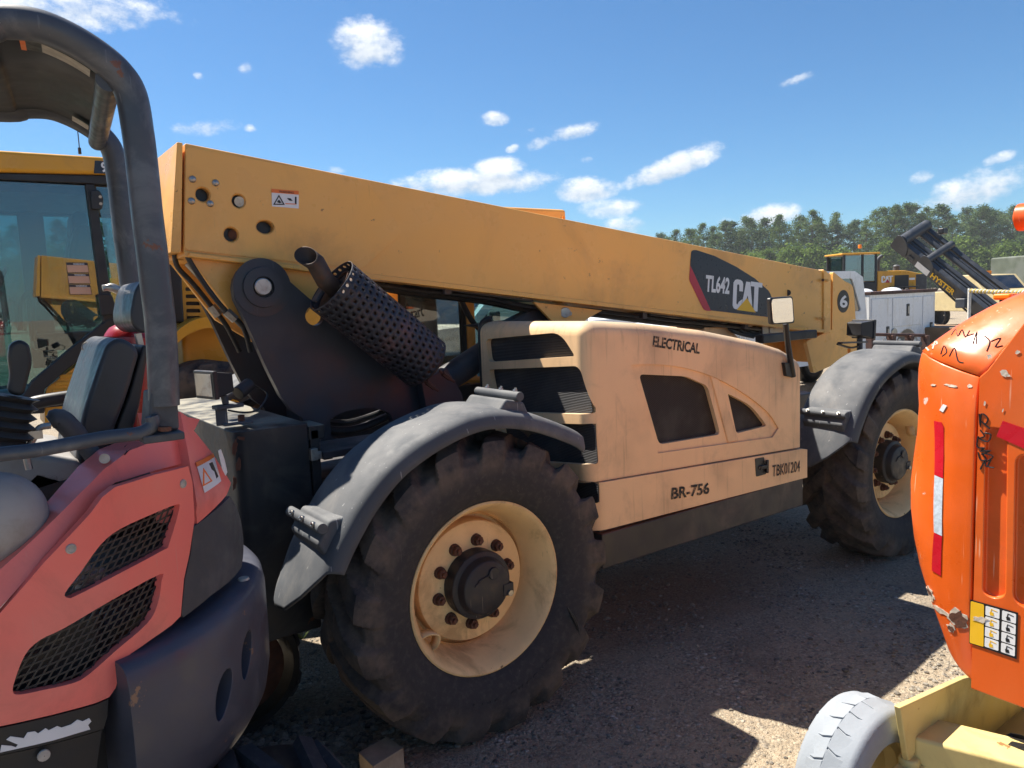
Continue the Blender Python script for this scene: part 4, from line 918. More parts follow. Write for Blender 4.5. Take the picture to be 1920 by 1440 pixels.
# canopy hoops
YH1, YH2 = -.57, .32
hp = [(308, 760), (306, 705), (303, 640), (299, 590), (291, 525), (284, 465), (275, 395), (268, 325), (259, 250), (246, 178), (222, 138), (184, 105), (130, 72), (70, 48), (0, 41), (-90, 44)]
hpt = [atY(a, b, YH1) for a, b in hp]; hpt.append(hpt[-1]+V((-.5, 0, -.01))); hpt.append(hpt[-1]+V((-.25, 0, -.12))); hpt.append(hpt[-1]+V((-.06, 0, -.4)))
for yy in (YH1, YH2):
    ps = [V((p.x+(.10 if yy > 0 else 0), yy, p.z+(.04 if yy > 0 else 0))) for p in hpt]
    if yy > 0: ps = [V((ps[0].x+.01, yy, 1.0))]+ps
    obj('canopy_hoop', MB().tube(ps, .0335, 20, smooth=6), M['rops'], E_, ang=80)
path = spline(hpt, 6)
i0 = min(range(len(path)), key=lambda i: (path[i]-atY(196, 118, YH1)).length)
cr = [p for p in path[i0:] if p.x > -2.4]
roof = MB(); vs = []
for p in cr:
    for y in (YH1+.02, -.12, YH2-.02): vs.append(V((p.x-.010+.10*(y-YH1)/(YH2-YH1), y, p.z-.012+.04*(y-YH1)/(YH2-YH1)+(.0 if abs(y+.12) > .1 else .010))))
roof.add(vs, [(i*3+j, (i+1)*3+j, (i+1)*3+j+1, i*3+j+1) for i in range(len(cr)-1) for j in range(2)])
ro = obj('canopy_roof', roof, M['under'], E_, ang=60); sd = ro.modifiers.new('s', 'SOLIDIFY'); sd.thickness = .006; sd.offset = 1
ci = path[i0]; cbx = path[max(0, i0-3)]
obj('canopy_crossbar', MB().cyl((cbx.x-.015, YH1, cbx.z-.02), (cbx.x+.085, YH2, cbx.z+.02), .026, n=20), M['rops'], E_)
def rooflabel(pa, pb, y0, y1, mat, name='roof_label'):
    a = min(range(len(cr)), key=lambda i: (cr[i]-atY(*pa, YH1)).length); b = min(range(len(cr)), key=lambda i: (cr[i]-atY(*pb, YH1)).length)
    a, b = min(a, b), max(a, b); m = MB(); v = []
    for p in cr[a:b+1]: v += [V((p.x-.016+.10*(y0-YH1)/(YH2-YH1), y0, p.z-.0195+.04*(y0-YH1)/(YH2-YH1))), V((p.x-.016+.10*(y1-YH1)/(YH2-YH1), y1, p.z-.0195+.04*(y1-YH1)/(YH2-YH1)))]
    m.add(v, [(2*i, 2*i+1, 2*i+3, 2*i+2) for i in range(b-a)]); return obj(name, m, mat, ro)
rooflabel((184, 105), (95, 58), YH1+.05, YH1+.12, M['label']); rooflabel((88, 55), (62, 47), YH1+.05, YH1+.13, M['ink']); rooflabel((60, 46), (44, 45), YH1+.05, YH1+.14, M['dorange'])
rooflabel((190, 110), (150, 85), .16, .24, M['label'])
# post foot
bb = [atY(a, b, YH1-.02) for a, b in ((278, 806), (283, 735), (333, 738), (337, 806))]
pf = obj('post_bracket', MB().plate(bb, (0, .09, 0)), M['explast'], E_, bev=.006)
fz = atY(300, 812, YH1); obj('bracket_flange', MB().box((fz.x, YH1, fz.z-.006), (.088, .09, .018)), M['explast'], pf, bev=.004)
obj('flange_bolt', MB().cyl(atY(309, 808, YH1-.05), atY(309, 800, YH1-.05), .014, n=6), M['rust'], pf); obj('flange_bolt', MB().cyl((fz.x+.03, YH1+.05, fz.z), (fz.x+.03, YH1+.05, fz.z+.015), .014, n=6), M['label'], pf)
# hand rail
obj('hand_rail', MB().tube([atY(a, b, -.60) for a, b in ((-120, 868), (0, 852), (60, 845), (130, 833), (200, 820), (258, 813), (280, 803), (287, 792), (284, 780))], .0155, 14, smooth=6), M['rops'], E_, ang=80)
# seat
YS = -.20
sb = rpoly(PX([(140, 872), (150, 790), (183, 690), (200, 645), (222, 632), (248, 642), (262, 662), (238, 745), (205, 830), (178, 905), (150, 910)], YS), [.03, .05, .04, .04, .04, .03, .03, .05, .05, .02, .02])
st_ = obj('seat', MB().plate(PX([(20, 905), (60, 868), (135, 870), (170, 905), (150, 950), (40, 955)], YS-.02), (0, .50, 0)), M['vinyl'], E_, bev=.03, seg=4)
obj('seat_back', MB().plate(sb, (0, .44, 0)), M['vinyl'], st_, bev=.028, seg=5)
obj('seat_shell', MB().plate(PX([(170, 915), (205, 835), (240, 745), (268, 645), (280, 650), (262, 760), (235, 860), (225, 915)], YS+.02), (0, .40, 0)), M['black'], st_, bev=.008)
obj('head_rest', MB().plate(rpoly(PX([(252, 545), (264, 526), (284, 524), (290, 612), (270, 628), (248, 612), (244, 590)], YS+.06), .02), (0, .30, 0)), M['vinyl'], st_, bev=.02, seg=4)
obj('head_rest_post', MB().bar(atY(258, 625, YS+.18), atY(266, 660, YS+.18), .03, .015), M['steel'], st_)
obj('seat_belt', MB().plate(PX([(158, 830), (170, 830), (185, 900), (172, 905)], YS-.02), (0, .012, 0)), M['black'], st_)
obj('arm_rest', MB().tube([atY(a, b, -.30) for a, b in ((93, 792), (112, 786), (135, 806), (170, 848), (186, 872))], [.018, .026, .026, .022, .02], 12, smooth=4).xf(Matrix.Identity(4)), M['explast'], E_, ang=80)
obj('arm_lever', MB().tube([atY(a, b, -.33) for a, b in ((95, 798), (75, 802), (65, 818), (50, 850), (55, 880))], .008, 8, smooth=4).box(atY(66, 815, -.33), (.03, .02, .02)), M['steel'], E_)
# joystick and bellows
js = [(28, 645), (22, 670), (30, 705), (22, 742)]
obj('joystick', MB().plate(rpoly(PX([(18, 645), (38, 636), (55, 645), (62, 680), (52, 715), (45, 745), (12, 738), (20, 705), (14, 670)], -.36), .02), (0, .05, 0)), M['black'], E_, bev=.018, seg=4)
bel = []; o_ = atY(20, 742, -.335); o2 = atY(-5, 850, -.335); dn = (o2-o_); Ln = dn.length
for i in range(6): bel += [(i*Ln/6, .052+.010*i/6+.008), (i*Ln/6+Ln/12, .044+.010*i/6)]
obj('joystick_boot', MB().lathe([(0, .001)]+bel+[(Ln, .001)], o_, dn, 28), M['black'], E_, ang=60)
# console, tool cover, floor
obj('console', MB().plate(PX([(-60, 840), (60, 850), (150, 860), (165, 900), (60, 935), (-60, 930)], -.22), (0, .5, 0)), M['conso'], E_, bev=.02)
obj('lower_console', MB().box((-2.0, .1, .98), (1.2, 1.2, .18)), M['black'], E_, bev=.03)
obj('travel_motor_cover', MB().ball(atY(-12, 975, -.48), .105, 28, 18, (1.0, .7, 1.0)), M['conso'], E_, ang=80)
obj('cab_floor_guard', MB().plate(PX([(95, 1000), (130, 935), (165, 905), (232, 855), (240, 846), (150, 926), (96, 985)], -.43), (0, .06, 0)), M['black'], E_, bev=.004)
obj('belt_anchor', MB().cyl(atY(196, 860, -.44), atY(196, 860, -.425), .012, n=14), M['label'], E_)
obj('rear_deck', MB().box((-1.20, .22, 1.20), (.30, .9, .12)), M['black'], E_, bev=.03, seg=3)
# side window rail and dark seat-side frame behind the seat
obj('far_rail', MB().tube([atY(a, b, .45) for a, b in ((-40, 775), (40, 762), (80, 752), (150, 742), (175, 745))], .022, 12, smooth=4), M['black'], E_)
# tracks
def track(yc, w, x1, lh, name='crawler_track'):
    R = .245; x0 = x1-1.95; zc = R+.012; n = 150; per = 2*(x1-x0-2*R)+2*pi*R; m = MB(); vs = []
    def pos(s):
        s %= per; a = x1-R-(x0+R)
        if s < a: return V((x1-R-s, 0, zc+R)), V((0, 0, 1))
        s -= a
        if s < pi*R: t = s/R; return V((x0+R-sin(t)*R, 0, zc+cos(t)*R)), V((-sin(t), 0, cos(t)))
        s -= pi*R
        if s < a: return V((x0+R+s, 0, zc-R)), V((0, 0, -1))
        t = (s-a)/R; return V((x1-R+sin(t)*R, 0, zc-cos(t)*R)), V((sin(t), 0, -cos(t)))
    for i in range(n):
        p, nr = pos(per*i/n)
        for (dy, off) in ((-w/2, -.03), (-w/2, -.004), (-w/2+.01, 0), (w/2-.01, 0), (w/2, -.004), (w/2, -.03)): vs.append(V((p.x, yc+dy, p.z))+nr*off)
    m.add(vs, [(i*6+j, ((i+1) % n)*6+j, ((i+1) % n)*6+(j+1) % 6, i*6+(j+1) % 6) for i in range(n) for j in range(6)])
    tr = obj(name, m, M['hose'], E_, ang=50)
    for i in range(40):
        p, nr = pos(per*i/40); tg = V((nr.z, 0, -nr.x)); q = V((p.x, yc, p.z)); hw = w/2-.005; sh = .03*(1 if i % 2 else -1)
        lug = MB().add([q+V((0, s*hw, 0))+tg*(a+sh*s)+nr*b for s in (-1, 1) for a, b in ((-.032, -.002), (.032, -.002), (.022, lh), (-.022, lh))], [(0, 1, 2, 3), (7, 6, 5, 4), (0, 4, 5, 1), (1, 5, 6, 2), (2, 6, 7, 3), (3, 7, 4, 0)])
        obj('track_lug', lug, M['tyre'], tr, flat=True)
    obj('track_frame', MB().box(((x0+x1)/2, yc, zc), (x1-x0-2*R, w*.5, .2)), M['black'], E_, bev=.02)
    for xx in (x1-R, x0+R): obj('idler', MB().lathe([(-w*.42, .06), (-w*.42, .165), (-w*.38, .185), (-.02, .19), (.02, .19), (w*.38, .185), (w*.42, .165), (w*.42, .06)], (xx, yc, zc), (0, 1, 0), 36).cyl((xx, yc-w*.5, zc), (xx, yc+w*.5, zc), .07, n=20), M['rust'], E_, ang=40)
    for k in range(3): obj('track_roller', MB().cyl((x0+.5+k*.45, yc-w*.3, .09), (x0+.5+k*.45, yc+w*.3, .09), .07, n=18), M['black'], E_)
track(.78, .30, -.56, .012); track(-.52, .34, -.80, .024)
obj('undercarriage', MB().box((XC, YX, .36), (.7, 1.1, .22)).cyl((XC, YX, .4), (XC, YX, .52), .36, n=36), M['black'], E_)
# front equipment: boom, dipper and dozer blade ahead of the operator
bm_ = rpoly([(-2.25, .05, .75), (-2.45, .05, .72), (-3.3, .05, 2.05), (-3.25, .05, 2.35), (-3.05, .05, 2.3), (-2.75, .05, 1.9)], .08)
obj('boom_arm', MB().plate(bm_, (0, .18, 0)), M['exred'], E_, bev=.02, seg=3)
obj('dipper_arm', MB().plate(rpoly([(-3.05, .07, 2.4), (-3.25, .07, 2.45), (-3.75, .07, .75), (-3.6, .07, .7)], .05), (0, .14, 0)), M['exred'], E_, bev=.02, seg=3)
obj('bucket', MB().plate(rpoly([(-3.8, -.12, .8), (-3.55, -.12, .75), (-3.25, -.12, .3), (-3.5, -.12, .08), (-3.95, -.12, .25)], .06), (0, .5, 0)), M['exgrey'], E_, bev=.02, seg=3)
obj('boom_ram', MB().cyl((-2.35, .14, .62), (-3.0, .14, 1.5), .05, n=16), M['steel'], E_)
obj('dozer_blade', MB().plate([(-2.95, -.72, .05), (-2.88, -.72, .05), (-2.84, -.72, .2), (-2.90, -.72, .38), (-2.97, -.72, .38), (-2.92, -.72, .2)], (0, 1.7, 0)), M['exgrey'], E_, bev=.01)
# fire extinguisher strapped behind the seat
fe = atY(244, 628, .22); FX = thing('fire_extinguisher', 'red fire extinguisher with silver lever handle behind the excavator seat', 'fire extinguisher', (fe.x, fe.y, fe.z-.36))
M['fered'] = paint('extinguisher_red', (.28, .012, .016), .28, var=.05, spec=.6, coat=.3, bump=None)
axd = V((.10, .02, 1)).normalized()
obj('bottle', MB().lathe([(-.36, .001), (-.36, .07), (-.34, .078), (-.02, .078), (.0, .072), (.02, .060), (.035, .036), (.045, .026), (.052, .026)], fe, axd, 32), M['fered'], FX, ang=50)
obj('neck_band', MB().lathe([(-.032, .079), (-.032, .083), (-.008, .083), (-.008, .079)], fe, axd, 32), M['fered'], FX)
tq = fe+axd*.05
obj('valve', MB().cyl(tq-axd*.005, tq+axd*.045, .018, n=14).cyl(tq+axd*.02+V((-.035, 0, 0)), tq+axd*.02+V((.03, 0, 0)), .013, n=12), M['steel'], FX, bev=.003)
obj('lever', MB().tube([tq+axd*.05+V((.03, 0, 0)), tq+axd*.075+V((-.01, 0, 0)), tq+axd*.10+V((-.05, 0, 0)), tq+axd*.10+V((-.08, 0, 0))], [.008, .012, .014, .010], 10, smooth=4), M['steel'], FX)
obj('carry_handle', MB().bar(tq+axd*.045+V((-.02, -.012, 0)), tq+axd*-.07+V((-.045, -.012, 0)), .03, .012), M['steel'], FX, bev=.004)
rc_ = fe+V((-.125, -.03, -.03)); rg = MB().tube([rc_+V((cos(2*pi*i/16)*.016, 0, sin(2*pi*i/16)*.016)) for i in range(17)], .0022, 6); obj('safety_pin', rg, M['steel'], FX)
# ================================================================ BOOM LIFT
B_ = thing('boom_lift', 'orange boom lift turntable with scratches, graffiti and cream chassis', 'boom lift', (1.2, -1.9, 0))
M['orange'] = paint('lift_orange', (.68, .105, .010), .36, var=.07, vs=2.5, patch=((.68, .16, .04), .35, 3), scratch=((.75, .45, .30), .55), dirt=((.40, .08, .02), .3, 3), chips=((.62, .56, .5), .8, 9), spec=.5, coat=.2)
M['cream'] = paint('chassis_cream', (.64, .50, .20), .45, var=.10, vs=4, dirt=((.30, .19, .07), .6, 4), chips=((.25, .11, .04), .9, 9), spec=.4)
M['wtyre'] = paint('pale_tyre', (.27, .295, .325), .75, var=.10, vs=5, dirt=((.27, .25, .23), .5, 5), bump=(.25, 70), spec=.2)
XB = .70
PB = Plan([(XB, -2.9), (XB, -1.50), (XB+.006, -1.43), (XB+.022, -1.37), (XB+.05, -1.315), (XB+.09, -1.275), (XB+.16, -1.25), (XB+.26, -1.238), (XB+.9, -1.22)], -1)
sSeam = PB.hit(1828, 900)[0]; Ltot = PB.c[-1]
zt = PB.hit(1815, 708)[1]
def zbot(s): t = max(0, min(1, (s-sSeam)/.30)); return PB.hit(1817, 1290)[1]+.16*t*t+.05*t
ZS = [0, .02, .06, .12, .2, .3, .4, .5, .6, .7, .8, .88, .94, .97, 1.0]
def ins(s, k): lo = max(0, (.28-k)/.28); hi = max(0, (k-.86)/.14); side = min(1, max(0, (s-sSeam+.02)/.2)); return .085*lo**1.8*(.4+.6*side)+.022*hi**2+.010*sin(k*pi*3.2)*side
def ztop(s): return zt+.028+.03*min(1, max(0, (s-sSeam)/.2)) if False else zt
def skin(s0, s1, n, k0=0, k1=1):
    m = MB(); ks = [k0+(k1-k0)*q for q in ZS]
    for i in range(n+1):
        s = s0+(s1-s0)*i/n; zb = zbot(s)
        for k in ks: m.v.append(PB.P(s, zb+(ZTOP(s)-zb)*k, -ins(s, k)))
    w = len(ks); m.f += [(i*w+j, (i+1)*w+j, (i+1)*w+j+1, i*w+j+1) for i in range(n) for j in range(w-1)]
    return m
def ZTOP(s): t = max(0, min(1, (s-sSeam)/.22)); return zt+.06*t
gap = .004
def shell(o, t, ref):                               # wall thickness grows inwards, whichever way the faces turned out
    ref = V(ref)-WL[o]; k = sum((p.center-ref).dot(p.normal)*p.area for p in o.data.polygons); sd = o.modifiers.new('s', 'SOLIDIFY'); sd.thickness = t; sd.offset = -1 if k > 0 else 1
cn = obj('corner_cover', skin(sSeam+gap, Ltot, 60), M['orange'], B_, ang=60); shell(cn, .02, (1.5, -2.2, 1.0)); bv = cn.modifiers.new('b', 'BEVEL'); bv.width = .005; bv.segments = 3; bv.limit_method = 'ANGLE'; bv.angle_limit = radians(50)
# side door: flat panel with a pressed vertical groove
zb0 = PB.hit(1817, 1290)[1]; ztp = atX(1828, 700, XB).z
y1 = PB.P(sSeam-gap, 0, 0).y
dpoly = [(XB, y1, zb0), (XB, -2.9, zb0-.02), (XB, -2.9, 1.75), (XB, atX(1925, 598, XB).y, atX(1925, 598, XB).z), (XB, y1-.02, ztp+.01), (XB, y1, ztp-.01)]
door = MB().plate(dpoly, (.03, 0, 0))
grv = rpoly([atX(a, b, XB) for a, b in ((1849, 800), (1888, 806), (1884, 1118), (1864, 1123), (1843, 1112))], .02)
d2 = rpoly([atX(a, b, XB) for a, b in ((1905, 850), (1975, 860), (1975, 1160), (1900, 1130))], .03)
door = boolean(door, [cutter(grv, -.05, .016, (1, 0, 0)), cutter(d2, -.05, .012, (1, 0, 0))])
dr = obj('side_door', door, M['orange'], B_, bev=.007, seg=4)
# top cover: rises and turns in from the seam
tc = MB(); nS = 60; prof = [(0, 0), (.004, .012), (.012, .024), (.03, .045), (.06, .066), (.11, .090), (.18, .112), (.30, .140), (.45, .165), (.65, .185), (.9, .195)]
for i in range(nS+1):
    s = (sSeam-.02)+(Ltot-(sSeam-.02))*i/nS
    for (a, b) in prof: p = PB.P(s, ZTOP(s)+.006+b, -ins(s, 1)-a); p.x = min(p.x+a*.25, 2.2) if s > sSeam else p.x; tc.v.append(p)
w = len(prof); tc.f += [(i*w+j, (i+1)*w+j, (i+1)*w+j+1, i*w+j+1) for i in range(nS) for j in range(w-1)]
tc = MB()
# cover sheet between the seam line and a ridge further in
low = [PB.P(sSeam-.004+(Ltot-sSeam)*i/nS, ZTOP(sSeam+(Ltot-sSeam)*i/nS)+.004, -ins(sSeam+(Ltot-sSeam)*i/nS, 1)) for i in range(nS+1)]
rid0 = V((XB+.12, -2.2, 1.76)); 
def tcf(u, v):
    i = min(int(u*nS), nS-1); t = u*nS-i; a = low[i].lerp(low[i+1], t)
    c = V((XB+.75, -2.1, 1.74)); e = a.lerp(c, v); e.z = a.z+(1.79-a.z)*(1-(1-v)**3.6); 
    return e
tc.grid(tcf, nS, 24)
tco = obj('top_cover', tc, M['orange'], B_, ang=70); shell(tco, .02, (1.5, -2.2, 0.8))
# upper part of the door, sloping in
ud = MB(); e0 = V(dpoly[4]); e1 = V((XB, -2.9, 1.75)); sl0 = atX(1925, 598, XB)
obj('top_lid', MB().box((1.50, -2.325, 1.70), (1.56, 1.15, .03)), M['orange'], B_, bev=.01)
obj('far_side', MB().box((1.45, -2.75, 1.13), (1.5, .04, 1.15)), M['orange'], B_, bev=.01)
M['gasket'] = plain('panel_gap', (.02, .012, .01), .8)
obj('body_core', MB().box((1.32, -1.95, 1.08), (1.0, 1.05, .80)), M['gasket'], B_)
# reflective strips
def strip(L, mat, par, plan=PB, off=.002, nm='reflective_strip'): return obj(nm, bent(plan, L, [], off, .001, inset=lambda s, z: ins(s, min(1, max(0, (z-zbot(s))/(ZTOP(s)-zbot(s)))))), mat, par)
M['rred'] = plain('reflective_red', (.50, .010, .022), .3); M['rwhite'] = plain('reflective_white', (.50, .56, .62), .35, var=.2, vs=90)
strip([(1751, 789), (1765, 792), (1769, 800), (1768, 897), (1752, 890)], M['rred'], cn); strip([(1752, 891), (1768, 898), (1766, 1005), (1751, 998)], M['rwhite'], cn); strip([(1751, 999), (1766, 1006), (1764, 1080), (1747, 1070)], M['rred'], cn)
dx_ = lambda L, o=.0025: [atX(a, b, XB-o) for a, b in L]
obj('reflective_strip', MB().plate(dx_([(1880, 789), (1935, 808), (1935, 848), (1868, 818)]), (.001, 0, 0)), M['rred'], dr)
# operating decal: yellow field and eight pictograms
dc = obj('instruction_decal', MB().plate(dx_([(1819, 1124), (1909, 1149), (1906, 1236), (1817, 1206)]), (.001, 0, 0)), M['ink'], dr)
obj('decal_field', MB().plate(rpoly(dx_([(1820, 1127), (1845, 1134), (1844, 1213), (1818, 1205)], .0032), .004), (.0005, 0, 0)), M['dyellow'], dc)
for r in range(4):
    for c in range(2):
        def q(u, v):
            u0 = (28+c*31+u*28.5)/90; v0 = (r+v)/4
            a = V((1819+90*u0, 1124+25*u0, 0)); b = V((1817+89*u0, 1206+30*u0, 0)); p = a.lerp(b, .03+.94*v0); return (p.x, p.y)
        cell = obj('pictogram', MB().plate(rpoly(dx_([q(.04, .06), q(.96, .06), q(.96, .94), q(.04, .94)], .0032), .003), (.0005, 0, 0)), M['white'], dc)
        ic = MB().plate(dx_([q(.3, .55), q(.55, .5), q(.6, .8), q(.35, .85)], .0038), (.0004, 0, 0)).plate(dx_([q(.35, .55), q(.4, .2), q(.45, .2), q(.42, .55)], .0038), (.0004, 0, 0)).plate(dx_([q(.4, .2), q(.8, .3), q(.8, .36), q(.4, .27)], .0038), (.0004, 0, 0))
        obj('pictogram_icon', ic, M['ink'] if c else M['dyellow'], cell, flat=True)
# knocks: bare and rusty patches
def blot(cx, cy, rx, ry, ang, seed, n=16):
    random.seed(seed); L = []
    for i in range(n):
        t = 2*pi*i/n; k = random.uniform(.55, 1.15); x = cos(t)*rx*k; y = sin(t)*ry*k; L.append((cx+x*cos(ang)-y*sin(ang), cy+x*sin(ang)+y*cos(ang)))
    return L
M['bare'] = plain('primer_patch', (.55, .47, .38), .7, var=.3, vs=60)
for k, (a, b, rx, ry, an) in enumerate(((1796, 1160, 24, 17, .7), (1742, 1112, 19, 7, 1.0), (1765, 1146, 22, 5, .6), (1783, 1178, 12, 7, .9), (1750, 722, 5, 2.5, .1), (1783, 723, 13, 2.5, .15), (1818, 724, 5, 4, 0))):
    strip(blot(a, b, rx, ry, an, k), M['bare'], cn, off=.0015, nm='worn_patch')
for k, (a, b, rx, ry, an) in enumerate(((1797, 1161, 19, 14, .8), (1783, 1179, 9, 5, .9), (1741, 1110, 8, 3, 1))):
    strip(blot(a, b, rx, ry, an, k+20), M['rust'], cn, off=.0025, nm='rust_patch')
obj('worn_patch', MB().plate(dx_(blot(1838, 1162, 16, 7, .15, 31), .0045), (.0005, 0, 0)), M['bare'], dr)
for k, (a, b, rx, ry) in enumerate(((1855, 668, 9, 9), (1884, 700, 17, 11), (1908, 660, 9, 8), (1890, 704, 12, 4), (1846, 757, 4, 9), (1880, 770, 3, 8))):
    obj('worn_patch', MB().plate(dx_(blot(a, b, rx*.6, ry*.6, .3, k+40), .002), (.0005, 0, 0)), M['bare'], dr)
tag = [(1768, 758), (1775, 761), (1768, 773), (1761, 769)]
strip(tag, M['white'], cn, nm='paper_tag')
for k, (a, b, rx, ry) in enumerate(((441, 838, 5, 20), (447, 872, 6, 14), (440, 905, 4, 16), (452, 822, 9, 4))):   # flaked paint on the telehandler's rear box corner
    obj('rust_patch', MB().plate([atY(*p, .4975) for p in blot(a, b, rx, ry, .1, k+60)], (0, .002, 0)), M['rust'], T)
# marker scrawl on the door (strokes follow the panel)
def stroke(L, par, mat, r=.0022, plane='x'):
    pts = [atX(a, b, XB-.001) for a, b in L]; return MB().tube(pts, r, 5, smooth=3)
scr = [[(1836, 776), (1838, 800), (1840, 776), (1852, 784), (1848, 795), (1840, 790), (1856, 804)], [(1838, 806), (1846, 818), (1836, 822), (1852, 828), (1858, 815), (1846, 812)], [(1834, 818), (1832, 838), (1846, 840), (1838, 846), (1858, 845), (1840, 852)], [(1834, 848), (1838, 862), (1850, 862), (1842, 850), (1862, 856), (1846, 868)], [(1838, 880), (1846, 866), (1850, 876), (1858, 862), (1852, 874), (1864, 877)]]
for L in scr: obj('marker_scrawl', stroke(L, dr, M['ink']), M['ink'], dr)
# scrawl on the top cover: drop strokes onto the sheet
from mathutils.bvhtree import BVHTree
bvh = BVHTree.FromPolygons([tuple(p) for p in tc.v], [tuple(f) for f in tc.f])
def ontop(px, py, off=.001):
    v = ray(px, py).normalized(); h = bvh.ray_cast(CAM, v); 
    return None if h[0] is None else h[0]-v*off
def topstroke(L, mat, r):
    pts = [ontop(*p) for p in L]; pts = [p for p in pts if p is not None]
    if len(pts) > 1: obj('marker_scrawl', MB().tube(pts, r, 5, smooth=3), mat, tco)
for L in ([(1784, 628), (1792, 617), (1796, 630), (1804, 618), (1810, 632), (1818, 620)], [(1812, 630), (1826, 626)], [(1824, 645), (1832, 622), (1830, 645)], [(1846, 630), (1856, 640), (1850, 658)], [(1858, 640), (1876, 634), (1866, 650), (1880, 648)], [(1764, 664), (1770, 648), (1775, 660), (1766, 668)], [(1780, 668), (1790, 652), (1796, 676), (1806, 680)]):
    topstroke(L, M['ink'], .0018)
for L in ([(1737, 652), (1742, 626), (1750, 634), (1740, 640), (1742, 658)], [(1749, 655), (1754, 640), (1757, 646), (1748, 647)]): topstroke(L, M['bare'], .003)
# ---- chassis: axle beam, frame plates, wheel
wy0, wy1, wx, wr = -1.36, -1.18, .50, .2416
def ztread():
    m = MB(); n = 120; prof = [(.004, .14), (-.004, .175), (0, .21), (.008, .228), (.022, wr-.006), (.155, wr-.006), (.168, .228), (.176, .21), (.18, .175), (.175, .14)]
    return m.lathe([(a, r) for a, r in prof], (wx, wy0, wr), (0, 1, 0), n)
wt = obj('wheel', MB().lathe([(.008, .145), (.03, .14), (.036, .12), (.07, .112), (.07, .035), (.13, .035), (.13, .112), (.17, .14)], (wx, wy0, wr), (0, 1, 0), 48), M['cream'], B_, ang=40)
ty = obj('tyre', ztread(), M['wtyre'], wt, ang=60)
for i in range(22):                                 # chunky Z-shaped tread blocks
    for sgn in (0, 1):
        a0 = 2*pi*(i+(.5 if sgn else 0))/22; pts = []
        def tp(da, yy, r): a = a0+da; return V((wx+cos(a)*r, wy0+yy, wr+sin(a)*r))
        ys_ = (.004, .06, .091) if not sgn else (.174, .118, .089)
        quad = [(-.132, ys_[0]), (.132, ys_[0]), (.150, ys_[1]), (.105, ys_[2]), (-.165, ys_[2]), (-.118, ys_[1])]
        base = [tp(da, yy, wr-.02-(.02 if abs(yy-.09) > .07 else 0)) for da, yy in quad]; topq = [tp(da*.985, yy, wr+.001-(.018 if abs(yy-.09) > .07 else 0)) for da, yy in quad]
        m = MB().add(base+topq, [tuple(range(6)), tuple(range(11, 5, -1))]+[(k, (k+1) % 6, 6+(k+1) % 6, 6+k) for k in range(6)])
        obj('tread_block', m, M['wtyre'], ty, bev=.003, seg=1)
obj('axle_beam', MB().bar((.64, -1.37, .335), (1.02, -2.40, .335), .15, .13), M['cream'], B_, bev=.012, seg=3)
obj('knuckle', MB().plate(rpoly([(.49, -1.43, .22), (.68, -1.43, .22), (.68, -1.365, .22), (.49, -1.365, .22)], .03), (0, 0, .10)).cyl((.56, -1.39, .18), (.56, -1.39, .34), .03, n=20), M['cream'], B_, bev=.01)
obj('frame_plate', MB().plate([atY(a, b, -1.38) for a, b in ((1675, 1322), (1795, 1268), (1880, 1250), (2000, 1260), (2000, 1500), (1700, 1480))], (0, -.02, 0)), M['cream'], B_, bev=.004)
obj('frame_deck', MB().box((1.5, -1.9, .20), (1.7, 1.0, .02)), M['cream'], B_)
obj('turntable_ring', MB().cyl((1.42, -2.0, .21), (1.42, -2.0, .60), .36, n=48), M['cream'], B_, ang=40)
obj('steer_rod', MB().tube([(.66, -1.45, .30), (.78, -1.60, .31), (.75, -1.9, .30)], .018, 10, smooth=4).cyl((.70, -1.5, .31), (.74, -1.56, .31), .025, n=12), M['steel'], B_)
for k in range(3): obj('chassis_hose', MB().tube([(.76+k*.03, -1.44-k*.02, .24), (.86, -1.55, .32+k*.02), (.98, -1.62, .28), (1.0, -1.75, .40)], .012, 8, smooth=5), M['hose'], B_)
# amber bar and jib end that show past the cover
M['amber'] = plain('amber_plastic', (.75, .22, .01), .3)
am = atD(1886, 556, 2.75); obj('amber_bar', MB().box(am, (.075, .06, .022)), M['amber'], B_, bev=.008); obj('amber_bar_post', MB().box(am+V((0, 0, -.06)), (.03, .03, .1)), M['black'], B_)
jb = atD(1940, 405, 2.6); obj('jib_end', MB().cyl(jb+V((0, -.05, 0)), jb+V((0, .05, 0)), .047, n=24).cyl(jb+V((0, -.06, 0)), jb+V((0, .06, 0)), .025, n=16), M['orange'], B_, bev=.005); obj('jib_arm', MB().bar(jb, jb+V((.5, -.6, -.1)), .07, .07).bar(jb+V((.5, -.6, -.1)), V((jb.x+.5, jb.y-.6, 1.6)), .07, .07), M['orange'], B_, bev=.006)
